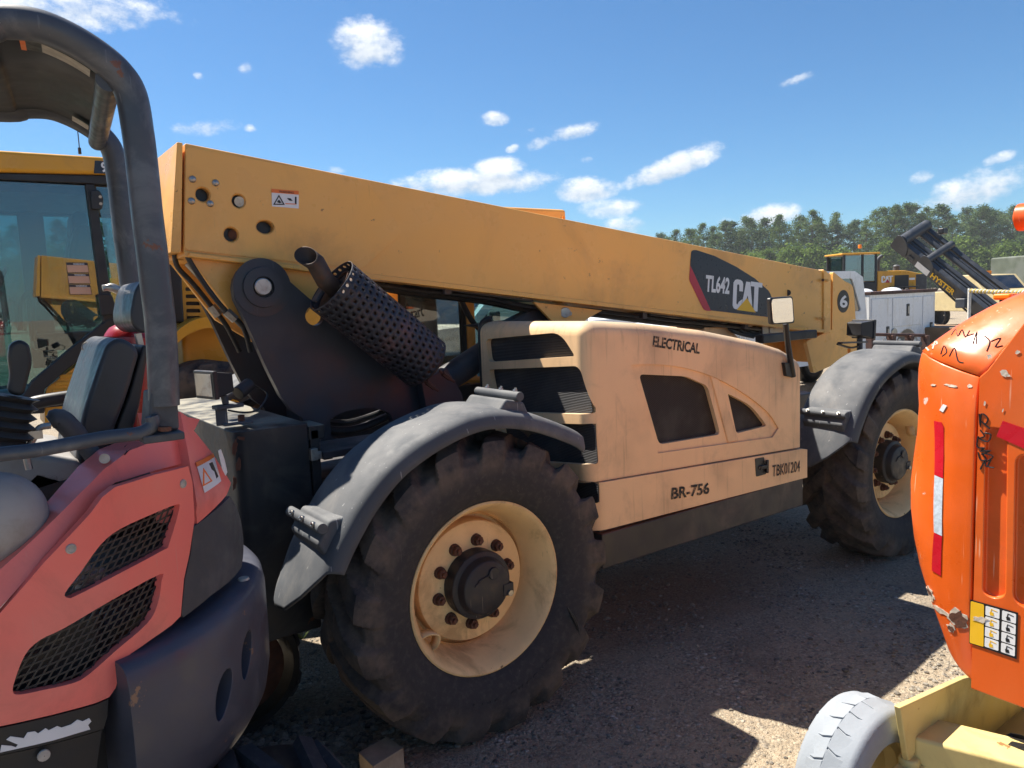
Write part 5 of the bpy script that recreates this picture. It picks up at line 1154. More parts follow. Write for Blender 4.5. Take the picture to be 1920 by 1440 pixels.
# ================================================================ YELLOW LOADER BEHIND (parked alongside, facing the other way)
def cab_loader():
    Y0 = 4.2; K = thing('wheel_loader', 'yellow wheel loader with large tinted cab glass beside the telehandler', 'wheel loader', (-1.0, 4.9, 0))
    P = lambda L, y=Y0: [atY(a, b, y) for a, b in L]
    rf = rpoly(P([(-160, 276), (0, 281), (110, 288), (215, 295), (300, 303), (306, 335), (215, 327), (0, 322), (-160, 318)]), [.05, 0, .1, .1, .12, .05, 0, 0, .05])
    roof = obj('cab_roof', MB().plate(rf, (0, 1.5, 0)), M['yellow2'], K, bev=.05, seg=4)
    obj('roof_decal', MB().plate(P([(178, 301), (250, 305), (250, 327), (176, 325)], Y0-.004), (0, .003, 0)), M['navydecal'], roof)
    obj('lettering', text_between('914', atY(190, 323, Y0-.006), atY(226, 326, Y0-.006), (0, 0, 1), .078, .001, offs=.03), M['white'], roof)
    an = atY(150, 289, Y0+.5); obj('antenna', MB().cyl(an, an+V((0, 0, .05)), .012, n=8).cyl(an+V((0, 0, .05)), an+V((0, 0, .35)), .004, n=6), M['black'], roof)
    lp = atY(291, 321, Y0+.1); obj('roof_lamp', MB().cyl(lp+V((.05, 0, 0)), lp+V((-.02, 0, 0)), .07, n=20), M['steel'], roof, bev=.01)
    obj('door_header', MB().plate(P([(-160, 320), (0, 324), (215, 329), (300, 336), (300, 352), (215, 347), (0, 337), (-160, 333)], Y0+.03), (0, .08, 0)), M['black'], K, bev=.01)
    obj('cab_pillar', MB().plate(P([(160, 344), (178, 346), (222, 640), (200, 648)], Y0+.02), (0, .08, 0)), M['black'], K, bev=.012)
    obj('cab_pillar', MB().plate(P([(284, 350), (300, 352), (312, 600), (296, 602)], Y0+.05), (0, .08, 0)), M['black'], K, bev=.012)
    obj('cab_sill', MB().plate(P([(40, 745), (60, 715), (130, 655), (200, 600), (232, 590), (236, 612), (200, 640), (130, 690), (84, 730), (80, 750)], Y0+.01), (0, .1, 0)), M['black'], K, bev=.012)
    obj('cab_sill', MB().plate(P([(-160, 760), (45, 752), (84, 735), (84, 775), (-160, 790)], Y0+.01), (0, .1, 0)), M['black'], K, bev=.012)
    g1 = obj('door_glass', MB().plate(P([(-160, 336), (0, 340), (162, 348), (205, 600), (130, 660), (60, 722), (-160, 752)], Y0+.06), (0, .006, 0)), M['glass'], K)
    obj('rear_glass', MB().plate(P([(180, 350), (286, 354), (298, 600), (222, 600)], Y0+.06), (0, .006, 0)), M['glass'], K)
    for r in range(3):
        a, b = 124+r*2.5, 492+r*20.5
        d = obj('warning_decal', MB().plate(P([(a, b), (a+40, b+.5), (a+43.5, b+19.5), (a+2, b+19.5)], Y0+.055), (0, .002, 0)), M['navydecal'], g1)
        obj('decal_text_field', MB().plate(P([(a+1.2, b+5), (a+40, b+5.3), (a+42.5, b+18.5), (a+3, b+18.5)], Y0+.053), (0, .001, 0)), M['peach'], d)
        obj('lettering', text_between('WARNING', atY(a+13, b+4.6, Y0+.052), atY(a+34, b+4.9, Y0+.052), (0, 0, 1), .013, .0005, offs=.02), M['white'], d)
    # far side of the cab
    YF_ = Y0+1.42
    x0, x1 = -3.0, atY(298, 500, Y0).x
    for px in (-100, 66, 250):
        p = atY(px, 500, YF_); obj('cab_pillar', MB().box((p.x, YF_, 2.05), (.20 if px == 66 else .1, .06, 1.5)), M['black'], K, bev=.01)
    obj('door_header', MB().box(((x0+x1)/2, YF_, 2.72), (x1-x0, .08, .14)), M['black'], K)
    obj('far_glass', MB().box(((x0+x1)/2, YF_, 1.9), (x1-x0, .006, 1.6)), M['glass'], K)
    obj('cab_floor', MB().box(((x0+x1)/2, Y0+.7, 1.12), (x1-x0, 1.3, .1)), M['black'], K)
    obj('headliner', MB().box(((x0+x1)/2, Y0+.75, 2.70), (x1-x0, 1.3, .05)), M['explast'], K)
    # seat, steering column
    sx = atY(150, 500, Y0+.7)
    s = obj('seat', MB().box((sx.x-.15, Y0+.7, 1.55), (.5, .5, .14)), M['vinyl'], K, bev=.05, seg=3)
    obj('seat_back', MB().plate(rpoly(P([(120, 555), (132, 470), (142, 420), (175, 420), (188, 470), (192, 560)], Y0+.45), .08), (0, .5, 0)), M['vinyl'], s, bev=.05, seg=3)
    obj('head_rest', MB().plate(rpoly(P([(132, 445), (134, 402), (148, 392), (166, 400), (168, 445)], Y0+.55), .05), (0, .3, 0)), M['vinyl'], s, bev=.04, seg=3)
    sc = atY(-8, 545, Y0+.7); sw = MB().tube([sc+V((sin(2*pi*i/24)*.08, cos(2*pi*i/24)*.2, sin(2*pi*i/24)*.17)) for i in range(25)], .018, 8)
    obj('steering_wheel', sw, M['black'], K, ang=80); obj('steering_column', MB().cyl(sc, sc+V((-.25, 0, -.6)), .05, n=12), M['black'], K)
    obj('control_arch', MB().tube([atY(a, b, Y0+.4) for a, b in ((38, 620), (38, 575), (46, 556), (58, 550), (62, 575), (64, 640))], .02, 8, smooth=4), M['black'], K)
    m = obj('door_hinge', MB().plate(rpoly(P([(170, 357), (186, 355), (195, 372), (192, 393), (172, 392)], Y0-.03), .02), (0, .06, 0)), M['black'], K, bev=.01)
    for (a, b) in ((188, 369), (189, 382)): obj('hinge_bolt', MB().cyl(atY(a, b, Y0-.03), atY(a, b, Y0-.045), .012, n=8), M['steel'], m)
    obj('door_hinge', MB().plate(rpoly(P([(184, 550), (210, 552), (222, 590), (190, 592)], Y0-.03), .02), (0, .06, 0)), M['black'], K, bev=.01)
    obj('lower_panel', MB().plate(rpoly(P([(84, 748), (86, 728), (130, 696), (178, 660), (205, 645), (215, 745), (215, 800), (84, 800)], Y0+.06), .03), (0, .4, 0)), M['yellow2'], K, bev=.02, seg=3)
    for k, (a, b, c) in enumerate(((112, 150, 702), (104, 160, 716), (98, 165, 730))): obj('panel_rib', MB().bar(atY(a, c+4, Y0+.055), atY(b+20, c, Y0+.055), .012, .03), M['yellow2'], K, bev=.005)
    # rear body: slotted side panel, fender, wheel, engine hood
    gpx = [(338, 500), (352, 506), (372, 512), (398, 590), (396, 610), (345, 606)]
    slots = [rpoly(P([(347+k*.6, 525+k*13.5), (370+k*1.2, 525+k*13.5), (372+k*1.2, 532+k*13.5), (347+k*.6, 532+k*13.5)], Y0+.25), .012) for k in range(6)]
    obj('slotted_panel', MB().plate(P(gpx, Y0+.25), (0, .02, 0), slots), M['yellow2'], K, bev=.003)
    obj('slot_backing', MB().plate(P(gpx, Y0+.30), (0, .02, 0)), M['black'], K)
    obj('rear_column', MB().plate(P([(312, 480), (340, 492), (346, 606), (318, 604)], Y0+.2), (0, .5, 0)), M['black'], K, bev=.02)
    hx0, hx1 = atY(338, 560, Y0+.3).x, atY(338, 560, Y0+.3).x+1.7
    obj('engine_hood', MB().box(((hx0+hx1)/2, Y0+.85, 1.55), (hx1-hx0, 1.0, .75)), M['yellow2'], K, bev=.06, seg=3)
    fz_ = [atY(a, b, Y0-.05) for a, b in ((322, 640), (332, 622), (352, 606), (378, 596), (400, 596), (440, 610))]
    ft = [p+V((0, 0, .0)) for p in fz_]; fv = []
    for p in spline(ft, 4): fv += [p, p+V((0, .5, 0)), p+V((0, .5, -.05)), p+V((0, 0, -.09))]
    n = len(fv)//4; obj('rear_fender', MB().add(fv, [(i*4+j, (i+1)*4+j, (i+1)*4+(j+1) % 4, i*4+(j+1) % 4) for i in range(n-1) for j in range(4)]+[(0, 1, 2, 3)]), M['yellow2'], K, ang=50)
    ml = atY(397, 575, Y0); obj('marker_lamp', MB().box(ml, (.03, .04, .1)), M['amber'], K, bev=.008)
    obj('front_frame', MB().box((-2.6, Y0+.75, .8), (1.6, .9, .7)), M['yellow2'], K, bev=.05)
    for (wx_, wy_) in ((atY(392, 700, Y0).x, Y0+.0), (atY(392, 700, Y0).x-2.6, Y0), (atY(392, 700, Y0).x, Y0+1.3), (atY(392, 700, Y0).x-2.6, Y0+1.3)):
        r = obj('wheel', MB().lathe(RIMP, (0, 0, 0), (0, 1, 0), 32).xf(Matrix.Translation((wx_, wy_, .66)) @ Matrix.Diagonal((1.08, 1.1, 1.08, 1))), M['yellow2'], K, ang=40, origin=(wx_, wy_, .66))
        o = bpy.data.objects.new('tyre', LT); C.objects.link(o); o.parent = r
    return K
LT = mesh_of(TY.copy().xf(Matrix.Diagonal((1.09, 1.1, 1.09, 1))), 'tyre'); LT.materials.append(M['tyre']); LT.shade_smooth()
cab_loader()
# ================================================================ FAR MACHINES
M['wpaint'] = paint('truck_white', (.74, .75, .76), .3, var=.05, vs=1, dirt=((.40, .38, .32), .4, 1.2), streak=((.35, .30, .22), .35, 9), spec=.5)
M['redlamp'] = plain('red_lens', (.35, .01, .01), .3)
def road_wheel(par, c, r, w, rim='steel'):
    t = obj('wheel', MB().lathe([(0, .02), (.0, r*.55), (w*.1, r*.6), (w, r*.6)], c, (0, 1, 0), 28), M[rim], par, ang=40)
    obj('tyre', MB().lathe([(.01, r*.58), (0, r*.75), (.02, r*.95), (.05, r), (w-.05, r), (w-.02, r*.95), (w, r*.75), (w-.01, r*.58)], c, (0, 1, 0), 40), M['hose'], t, ang=50)
def pickup(name, label, x0, y0, paintm, service=True):
    """crew truck facing -X, near side at y0, cab back at x0"""
    K = thing(name, label, 'truck', (x0, y0+1.0, 0)); W_ = 2.0
    prof = [(-4.35, .62), (-4.40, .80), (-4.35, 1.16), (-4.2, 1.24), (-2.75, 1.33), (-2.15, 1.92), (-1.9, 1.98), (-.35, 1.97), (-.12, 1.88), (.0, 1.30), (.0, .62)]
    body = MB().plate([(x0+a, y0, z) for a, z in prof], (0, W_, 0))
    arch = [V((x0-3.45+cos(t)*.47, y0, .48+sin(t)*.47)) for t in [pi*i/12 for i in range(13)]]+[V((x0-3.92, y0, .3)), V((x0-2.98, y0, .3))]
    win = rpoly([(x0-1.98, y0, 1.86), (x0-.42, y0, 1.86), (x0-.16, y0, 1.36), (x0-2.5, y0, 1.36)], .05)
    body = boolean(body, [cutter(arch, -.05, .4), cutter(win, -.05, .06)])
    b = obj('cab_body', body, paintm, K, bev=.03, seg=3)
    obj('side_window', MB().plate([V(p)+V((0, .02, 0)) for p in win], (0, .01, 0)), M['glass_far'], b)
    obj('window_post', MB().box((x0-1.25, y0+.012, 1.6), (.07, .02, .54)), paintm, b)
    obj('windscreen', MB().plate([(x0-2.72, y0+.12, 1.355), (x0-2.72, y0+W_-.12, 1.355), (x0-2.17, y0+W_-.2, 1.90), (x0-2.17, y0+.2, 1.90)], (-.012, 0, .012)), M['glass_far'], b)
    obj('rear_window', MB().plate([(x0-.005, y0+.25, 1.4), (x0-.005, y0+W_-.25, 1.4), (x0-.10, y0+W_-.3, 1.85), (x0-.10, y0+.3, 1.85)], (.02, 0, .004)), M['glass_far'], b)
    for dx in (-.32, -1.45): obj('door_handle', MB().box((x0+dx, y0-.012, 1.18), (.18, .03, .04)), M['black'], b, bev=.008)
    for dx in (-1.2, -2.45): obj('door_seam', MB().box((x0+dx, y0-.001, 1.0), (.012, .006, .7)), M['black'], b)
    obj('door_mirror', MB().box((x0-2.3, y0-.18, 1.42), (.1, .22, .28)), M['black'], b, bev=.03)
    obj('bumper', MB().box((x0-4.42, y0+1, .62), (.12, 1.95, .26)), M['steel'], K, bev=.03)
    obj('head_lamp', MB().box((x0-4.36, y0+.2, 1.0), (.06, .34, .22)), M['glass_far'], K, bev=.01)
    obj('fender_flare', MB().tube([V((x0-3.45+cos(t)*.49, y0-.005, .48+sin(t)*.49)) for t in [pi*i/14 for i in range(15)]], .02, 6), paintm, K)
    obj('badge', text_between('SUPER DUTY', (x0-3.5, y0-.002, 1.10), (x0-2.95, y0-.002, 1.10), (0, 0, 1), .055, .002, offs=.01), M['steel'], K)
    road_wheel(K, (x0-3.45, y0+.05, .40), .40, .26); road_wheel(K, (x0-3.45, y0+1.7, .40), .40, .26)
    L = 2.1
    if service:
        zt_, zb_ = 1.60, .55
        bx = MB().box((x0+.08+L/2, y0+.25, (zt_+zb_)/2), (L, .5, zt_-zb_)); ar = [V((x0+1.25+cos(t)*.45, y0, .48+sin(t)*.52)) for t in [pi*i/14 for i in range(15)]]+[V((x0+.8, y0, .3)), V((x0+1.7, y0, .3))]
        bx = boolean(bx, [cutter(ar, -.05, .45)])
        sb_ = obj('service_body', bx, paintm, K, bev=.012)
        obj('service_body', MB().box((x0+.08+L/2, y0+1.75, (zt_+zb_)/2), (L, .5, zt_-zb_)), paintm, K, bev=.012)
        obj('bed', MB().box((x0+.08+L/2, y0+1.0, .8), (L, 1.0, .3)), paintm, K)
        obj('top_rail', MB().box((x0+.08+L/2, y0+.20, zt_+.02), (L+.02, .46, .05)), M['rack'], sb_, bev=.01)
        for (a, b_, c, d) in ((.12, .72, .60, 1.53), (.76, 1.70, 1.06, 1.53), (1.74, 2.14, .60, 1.53)):
            q = obj('locker_door', MB().box((x0+(a+b_)/2, y0-.006, (c+d)/2), (b_-a, .014, d-c)), paintm, sb_, bev=.006)
            obj('paddle_latch', MB().box((x0+((a+b_)/2 if .5 < a < 1.5 else b_-.12), y0-.016, 1.32 if .5 < a < 1.5 else .98), (.09, .012, .20)), M['black'], q, bev=.01)
            obj('latch_handle', MB().box((x0+((a+b_)/2 if .5 < a < 1.5 else b_-.12), y0-.024, 1.32 if .5 < a < 1.5 else .98), (.035, .01, .12)), M['steel'], q)
        obj('fuel_cap', MB().cyl((x0+.80, y0-.014, .95), (x0+.80, y0-.024, .95), .09, n=18), M['steel'], sb_)
        for k in range(2): obj('roof_vent', MB().ball((x0+.4+k*.9, y0+.3, zt_+.03), .14, 14, 8, (1.6, 1, .5)), paintm, sb_)
    else:
        obj('bed', MB().box((x0+.06+1.1, y0+1.0, .95), (2.2, 2.0, .7)), paintm, K, bev=.04)
        obj('tail_lamp', MB().box((x0+2.2, y0+.1, 1.1), (.1, .14, .3)), M['redlamp'], K, bev=.01)
    road_wheel(K, (x0+(1.25 if service else 1.2), y0+.05, .40), .40, .26); road_wheel(K, (x0+(1.25 if service else 1.2), y0+1.7, .40), .40, .26)
    return K
M['rack'] = paint('rusty_steel', (.07, .035, .028), .7, var=.3, vs=5, dirt=((.13, .055, .03), .6, 6))
pickup('service_truck', 'white service truck with utility lockers and a dark top rail', 9.9, 4.0, M['wpaint'])
pickup('pickup_truck', 'plain white pickup truck seen below the telehandler boom', 8.2, 8.6, M['wpaint'], False)
# far yellow loader with cab and engine hood
def far_loader(name, label, o, ang):
    K = thing(name, label, 'wheel loader', (0, 0, 0), 'far wheel loaders'); Yw = M['yellow2']
    hood_ = MB().plate([(.45, -.75, 1.35), (2.9, -.75, 1.25), (3.0, -.75, 1.6), (2.95, -.75, 2.2), (1.9, -.75, 2.42), (.45, -.75, 2.45)], (0, 1.5, 0)); h = obj('engine_hood', hood_, Yw, K, bev=.06, seg=3)
    obj('rear_grille', MB().box((2.75, 0, 1.75), (.62, 1.54, .95)), M['explast'], h, bev=.06, seg=3)
    obj('side_vent', MB().box((1.7, -.755, 1.85), (.75, .03, .7)), M['black'], h, bev=.02)
    obj('lettering', cat_letters((.62, -.757, 1.86), (1, 0, 0), (0, 0, 1), .33, .62, (0, -1, 0)), M['white'], h); obj('triangle', MB().plate([(.82, -.766, 1.86), (.96, -.766, 2.03), (1.06, -.766, 1.86)], (0, -.002, 0)), M['red'], h)
    obj('model_mark', MB().box((2.25, -.756, 2.0), (.3, .01, .1)), M['white'], h)
    obj('exhaust_stack', MB().tube([(1.15, .3, 2.4), (1.15, .3, 2.95), (1.2, .3, 3.1), (1.35, .3, 3.2)], .085, 12, smooth=3), M['explast'], K); obj('air_cleaner', MB().cyl((2.0, .1, 2.38), (2.0, .1, 2.62), .16, n=16).ball((2.0, .1, 2.64), .17, 14, 8, (1, 1, .6)), M['explast'], K)
    obj('cab_roof', MB().box((-.45, 0, 3.30), (2.0, 1.6, .09)), Yw, K, bev=.04, seg=3)
    for x in (-1.3, -.35, .35): obj('cab_pillar', MB().box((x, -.72, 2.5), (.1, .08, 1.6)), M['black'], K); obj('cab_pillar', MB().box((x, .72, 2.5), (.1, .08, 1.6)), M['black'], K)
    for x, w_ in ((-.83, .85), (0, .6)): obj('cab_glass', MB().box((x, -.72, 2.6), (w_, .02, 1.25)), M['glass_far'], K); obj('cab_glass', MB().box((x, .72, 2.6), (w_, .02, 1.25)), M['glass_far'], K)
    obj('cab_base', MB().box((-.45, 0, 1.65), (1.75, 1.5, .55)), M['black'], K, bev=.05); obj('seat', MB().box((-.2, 0, 2.25), (.2, .5, .7)), M['black'], K, bev=.05)
    obj('beacon_mount', MB().cyl((.1, .2, 3.38), (.1, .2, 3.6), .02, n=6), M['black'], K); obj('beacon', MB().cyl((.1, .2, 3.6), (.1, .2, 3.78), .085, n=14), M['amber'], K, bev=.02)
    obj('frame', MB().box((.2, 0, 1.1), (4.6, .9, .5)), Yw, K, bev=.04); obj('lift_arm', MB().plate([(-1.2, -.5, 1.9), (-1.2, -.5, 1.5), (-3.4, -.5, .5), (-3.5, -.5, .8), (-2.2, -.5, 1.6)], (0, .14, 0)).plate([(-1.2, .36, 1.9), (-1.2, .36, 1.5), (-3.4, .36, .5), (-3.5, .36, .8), (-2.2, .36, 1.6)], (0, .14, 0)), Yw, K, bev=.02)
    bk_ = [(-3.4, .9), (-3.45, .3), (-4.2, .05), (-4.6, .06), (-4.0, .2), (-3.6, .45), (-3.6, 1.0)]; obj('bucket', MB().plate([(a, -1.3, z) for a, z in bk_], (0, 2.6, 0)), Yw, K, bev=.01)
    for x in (-1.7, 1.7):
        for y in (-1.15, .6):
            r = obj('wheel', MB().lathe(RIMP, (0, 0, 0), (0, 1, 0), 20).xf(Matrix.Translation((x, y, .78)) @ Matrix.Diagonal((1.28, 1.5, 1.28, 1))), Yw, K); t_ = bpy.data.objects.new('tyre', LT); C.objects.link(t_); t_.parent = r
            t_.location = V((x, y, .78))-WL[r]; t_.scale = (1.18, 1.35, 1.18)
    for x in (-1.7, 1.7): obj('fender', MB().box((x, -.85, 1.62), (1.3, .5, .06)), M['black'], K, bev=.02)
    K.location = o; K.rotation_euler.z = ang; return K
pl_ = atD(1612, 600, 38); fl1 = far_loader('wheel_loader', 'yellow wheel loader with orange beacon near the pine trees', (pl_.x, pl_.y, 0), radians(-28))
fl2 = copy_tree(fl1); p2_ = atD(960, 600, 21); fl2.location = (p2_.x, p2_.y, 0); fl2.rotation_euler.z = radians(20); fl2['label'] = 'yellow wheel loader mostly hidden behind the telehandler boom and cab'
# ---- leaning forklift mast on timber packing
D_ = 17.0
def mast():
    a = atD(1678, 455, D_); b = V(atD(1870, 610, D_-1.2)); 
    ax = (b-a).normalized(); k = (a.z-.1)/-ax.z; foot = a+ax*k*1.0
    K = thing('forklift_mast', 'black forklift mast lying tilted with yellow lettering on its rail', 'forklift mast', (foot.x, foot.y, 0)); mm = M['mast']
    sd_ = V((.80, -.60, 0)).normalized(); sd_ = (sd_-ax*sd_.dot(ax)).normalized(); up = sd_.cross(ax).normalized(); up = up if up.z > 0 else -up
    Lm = (foot-a).length; w = .80
    for s in (0, w):                                # outer rails: C channels
        o = a+sd_*s; obj('mast_rail', MB().bar(o, o+ax*Lm, .035, .30, up=up), mm, K, bev=.004); obj('rail_flange', MB().bar(o+up*.14+sd_*(.05 if s == 0 else -.05), o+up*.14+ax*Lm+sd_*(.05 if s == 0 else -.05), .10, .025, up=up), mm, K)
    for s in (.17, w-.17): o = a+sd_*s+up*.05+ax*.15; obj('mast_rail', MB().bar(o, o+ax*(Lm-.2), .05, .18, up=up), mm, K, bev=.004)
    for s in (.27, w-.27): o = a+sd_*s+up*.12+ax*.2; obj('lift_ram', MB().cyl(o, o+ax*(Lm-.5), .055, n=14), mm, K, ang=50)
    for d, r in ((.12, .12), (.80, .08)): q = a+ax*d+up*.17; obj('cross_tie', MB().cyl(q, q+sd_*w, r, n=16).box(q, (.02, .02, .02)), mm, K, ang=50)
    for d in (.1, .80): o = a+ax*d; obj('tie_plate', MB().plate(rpoly([o-sd_*.022+ax*p+up*z for p, z in ((-.15, -.14), (.28, -.14), (.22, .16), (.05, .30), (-.12, .28))], .08), sd_*-.02), mm, K, bev=.004)
    o = a-sd_*.046+ax*1.06-up*.09; obj('lettering', text_between('HYSTER', o, o+ax*.62, up, .15, .002, offs=.03), M['dyellow'], K)
    o = a-sd_*.047+ax*.66-up*.12; obj('data_plate', MB().plate([o, o+ax*.34, o+ax*.34+up*.16, o+up*.16], sd_*-.003), M['white'], K)
    o = a-sd_*.047+ax*.42-up*.1; obj('data_plate', MB().plate([o, o+ax*.14, o+ax*.14+up*.12, o+up*.12], sd_*-.003), M['explast'], K)
    q = a+sd_*(w+.1)+ax*.45+up*.2; obj('mast_lamp', MB().box(q, (.22, .12, .12)), M['black'], K, bev=.02)
    q = a-sd_*.12+ax*1.95; obj('side_bracket', MB().box(q, (.25, .2, .2)), mm, K, bev=.02)
    for k in range(3): o = a-up*(.18+k*.03)+sd_*(.1+k*.1); obj('mast_hose', MB().tube([o+ax*.5, o+ax*1.6-up*.12, o+ax*2.6-up*.15, o+ax*3.4], .022, 6, smooth=4), M['hose'], K)
    return foot
M['mast'] = paint('mast_black', (.045, .050, .060), .42, var=.2, vs=2, dirt=((.12, .11, .10), .3, 4))
ft_ = mast()
M['timber'] = paint('timber', (.24, .15, .085), .8, var=.25, vs=3, dirt=((.12, .08, .05), .5, 4))
for k in range(4):
    q = atD(1772, 640, 13.6); o_ = V((q.x+k*.22, q.y+.1*k, 0))
    M_ = MB().box((o_.x, o_.y, .12+.0), (.20, 2.2, .24)); obj('timber_baulk', M_, M['timber'], bev=.01, label=['weathered timber baulk lying below the tilted forklift mast', 'second timber baulk beside the tilted forklift mast', 'third timber baulk beside the tilted forklift mast', 'outermost timber baulk beside the tilted forklift mast'][k], cat='timber', group='timber baulks under the mast')
cr_ = atD(1768, 600, 13.2); obj('wooden_crate', MB().box((cr_.x, cr_.y, .5), (.9, .8, 1.0)), M['timber'], bev=.02, label='brown wooden crate standing below the forklift mast', cat='crate')
# ---- tan utility truck, military shelter
M['tanp'] = paint('tan_paint', (.45, .36, .19), .5, var=.08, vs=2, dirt=((.30, .24, .14), .4, 2)); M['olive'] = paint('olive_paint', (.10, .115, .085), .6, var=.15, vs=2, patch=((.15, .16, .14), .6, 1.5))
def tan_truck():
    c = atD(1850, 560, 30); K = thing('utility_truck', 'tan utility truck with cab windows and an amber roof lamp', 'truck', (c.x, c.y, 0)); R = Matrix.Translation((c.x, c.y, 0)) @ Matrix.Rotation(radians(62), 4, 'Z')
    def o(n, m, mt, **k): return obj(n, m.xf(R), M[mt], K, **k)
    prof = [(-2.6, .6), (-2.6, 1.35), (-.95, 1.42), (-.35, 1.98), (.75, 2.02), (.8, 1.4), (2.4, 1.35), (2.4, .6)]
    o('body', MB().plate([(a, -.95, z) for a, z in prof], (0, 1.9, 0)), 'tanp', bev=.03, seg=3)
    o('side_window', MB().plate([(-.72, -.957, 1.45), (-.22, -.957, 1.88), (.05, -.957, 1.9), (.05, -.957, 1.45)], (0, .004, 0)), 'glass_far'); o('side_window', MB().plate([(.10, -.957, 1.45), (.10, -.957, 1.9), (.62, -.957, 1.92), (.62, -.957, 1.45)], (0, .004, 0)), 'glass_far')
    o('windscreen', MB().plate([(-.93, -.8, 1.45), (-.93, .8, 1.45), (-.39, .8, 1.94), (-.39, -.8, 1.94)], (-.01, 0, .01)), 'glass_far'); o('rear_window', MB().box((.80, 0, 1.72), (.02, 1.5, .4)), 'glass_far')
    o('roof_lamp', MB().box((.75, -.6, 2.08), (.16, .3, .14)), 'amber', bev=.02)
    for x in (-1.7, 1.5):
        for y in (-.95, .68): o('wheel', MB().lathe([(0, .02), (0, .24), (.02, .40), (.06, .42), (.22, .42), (.26, .38)], (x, y, .42), (0, 1, 0), 28), 'hose', ang=40)
tan_truck()
def shelter():
    c = atD(1945, 560, 34); K = thing('military_shelter', 'olive box shelter with small vents behind the tan truck', 'shelter', (c.x, c.y, 0)); R = Matrix.Translation((c.x, c.y, 0)) @ Matrix.Rotation(radians(-30), 4, 'Z')
    b = obj('shelter_box', MB().box((0, 0, 1.9), (2.9, 2.2, 1.75)).xf(R), M['olive'], K, bev=.08, seg=3)
    for (x, z) in ((-.75, 2.3), (-.2, 1.75), (-.2, 1.5)): obj('vent', MB().box((x, -1.11, z), (.3, .04, .14)).xf(R), M['black'], b)
    obj('shelter_seam', MB().box((-.95, -1.105, 1.9), (.03, .02, 1.5)).xf(R), M['black'], b)
    obj('trailer_bed', MB().box((0, 0, .85), (3.4, 2.2, .3)).xf(R), M['rack'], K, bev=.02)
    for x in (-.9, .9): obj('wheel', MB().lathe([(0, .02), (0, .28), (.02, .44), (.06, .46), (.25, .46), (.28, .4)], (x, -1.1, .46), (0, 1, 0), 28).xf(R), M['hose'], K, ang=40)
shelter()
# ---- steel rack in front of the service truck, rope barrier
q0 = atD(1628, 627, 8.6); q1 = atD(1735, 629, 8.9); K = thing('steel_rack', 'brown steel rail rack standing in front of the service truck', 'rack', (q0.x, q0.y, 0))
obj('top_rail', MB().cyl(q0, q1, .018, n=8), M['rack'], K)
for t in (.04, .40, .72, 1.0): p = q0.lerp(q1, t); obj('post', MB().box((p.x, p.y, p.z/2), (.075, .075, p.z)), M['rack'], K, bev=.006)
obj('low_rail', MB().cyl(q0+V((0, 0, -.6)), q1+V((0, 0, -.6)), .018, n=8), M['rack'], K)
M['rope'] = plain('rope_white', (.62, .60, .54), .8, var=.2, vs=60); M['rope2'] = plain('rope_yellow', (.55, .40, .10), .8, var=.2, vs=60)
r0 = atD(1818, 545, 6.2); r1 = atD(1990, 546, 5.6); K = thing('rope_barrier', 'twisted white and yellow rope strung from a thin white post', 'rope barrier', (r0.x, r0.y, 0))
obj('post', MB().cyl((r0.x, r0.y, 0), r0+V((0, 0, .02)), .013, n=10), M['rope'], K); obj('post', MB().cyl((r1.x, r1.y, 0), r1+V((0, 0, .02)), .013, n=10), M['rope'], K)
dr_ = (r1-r0).normalized(); sdv = dr_.cross(V((0, 0, 1))).normalized()
for k, mt in enumerate(('rope', 'rope2')):
    obj('rope_strand', MB().tube([r0.lerp(r1, i/160)+V((0, 0, -.01*sin(pi*i/160)))+sdv*cos(i*.9+k*pi)*.011+V((0, 0, 1))*sin(i*.9+k*pi)*.011 for i in range(161)], .0085, 6), M[mt], K)
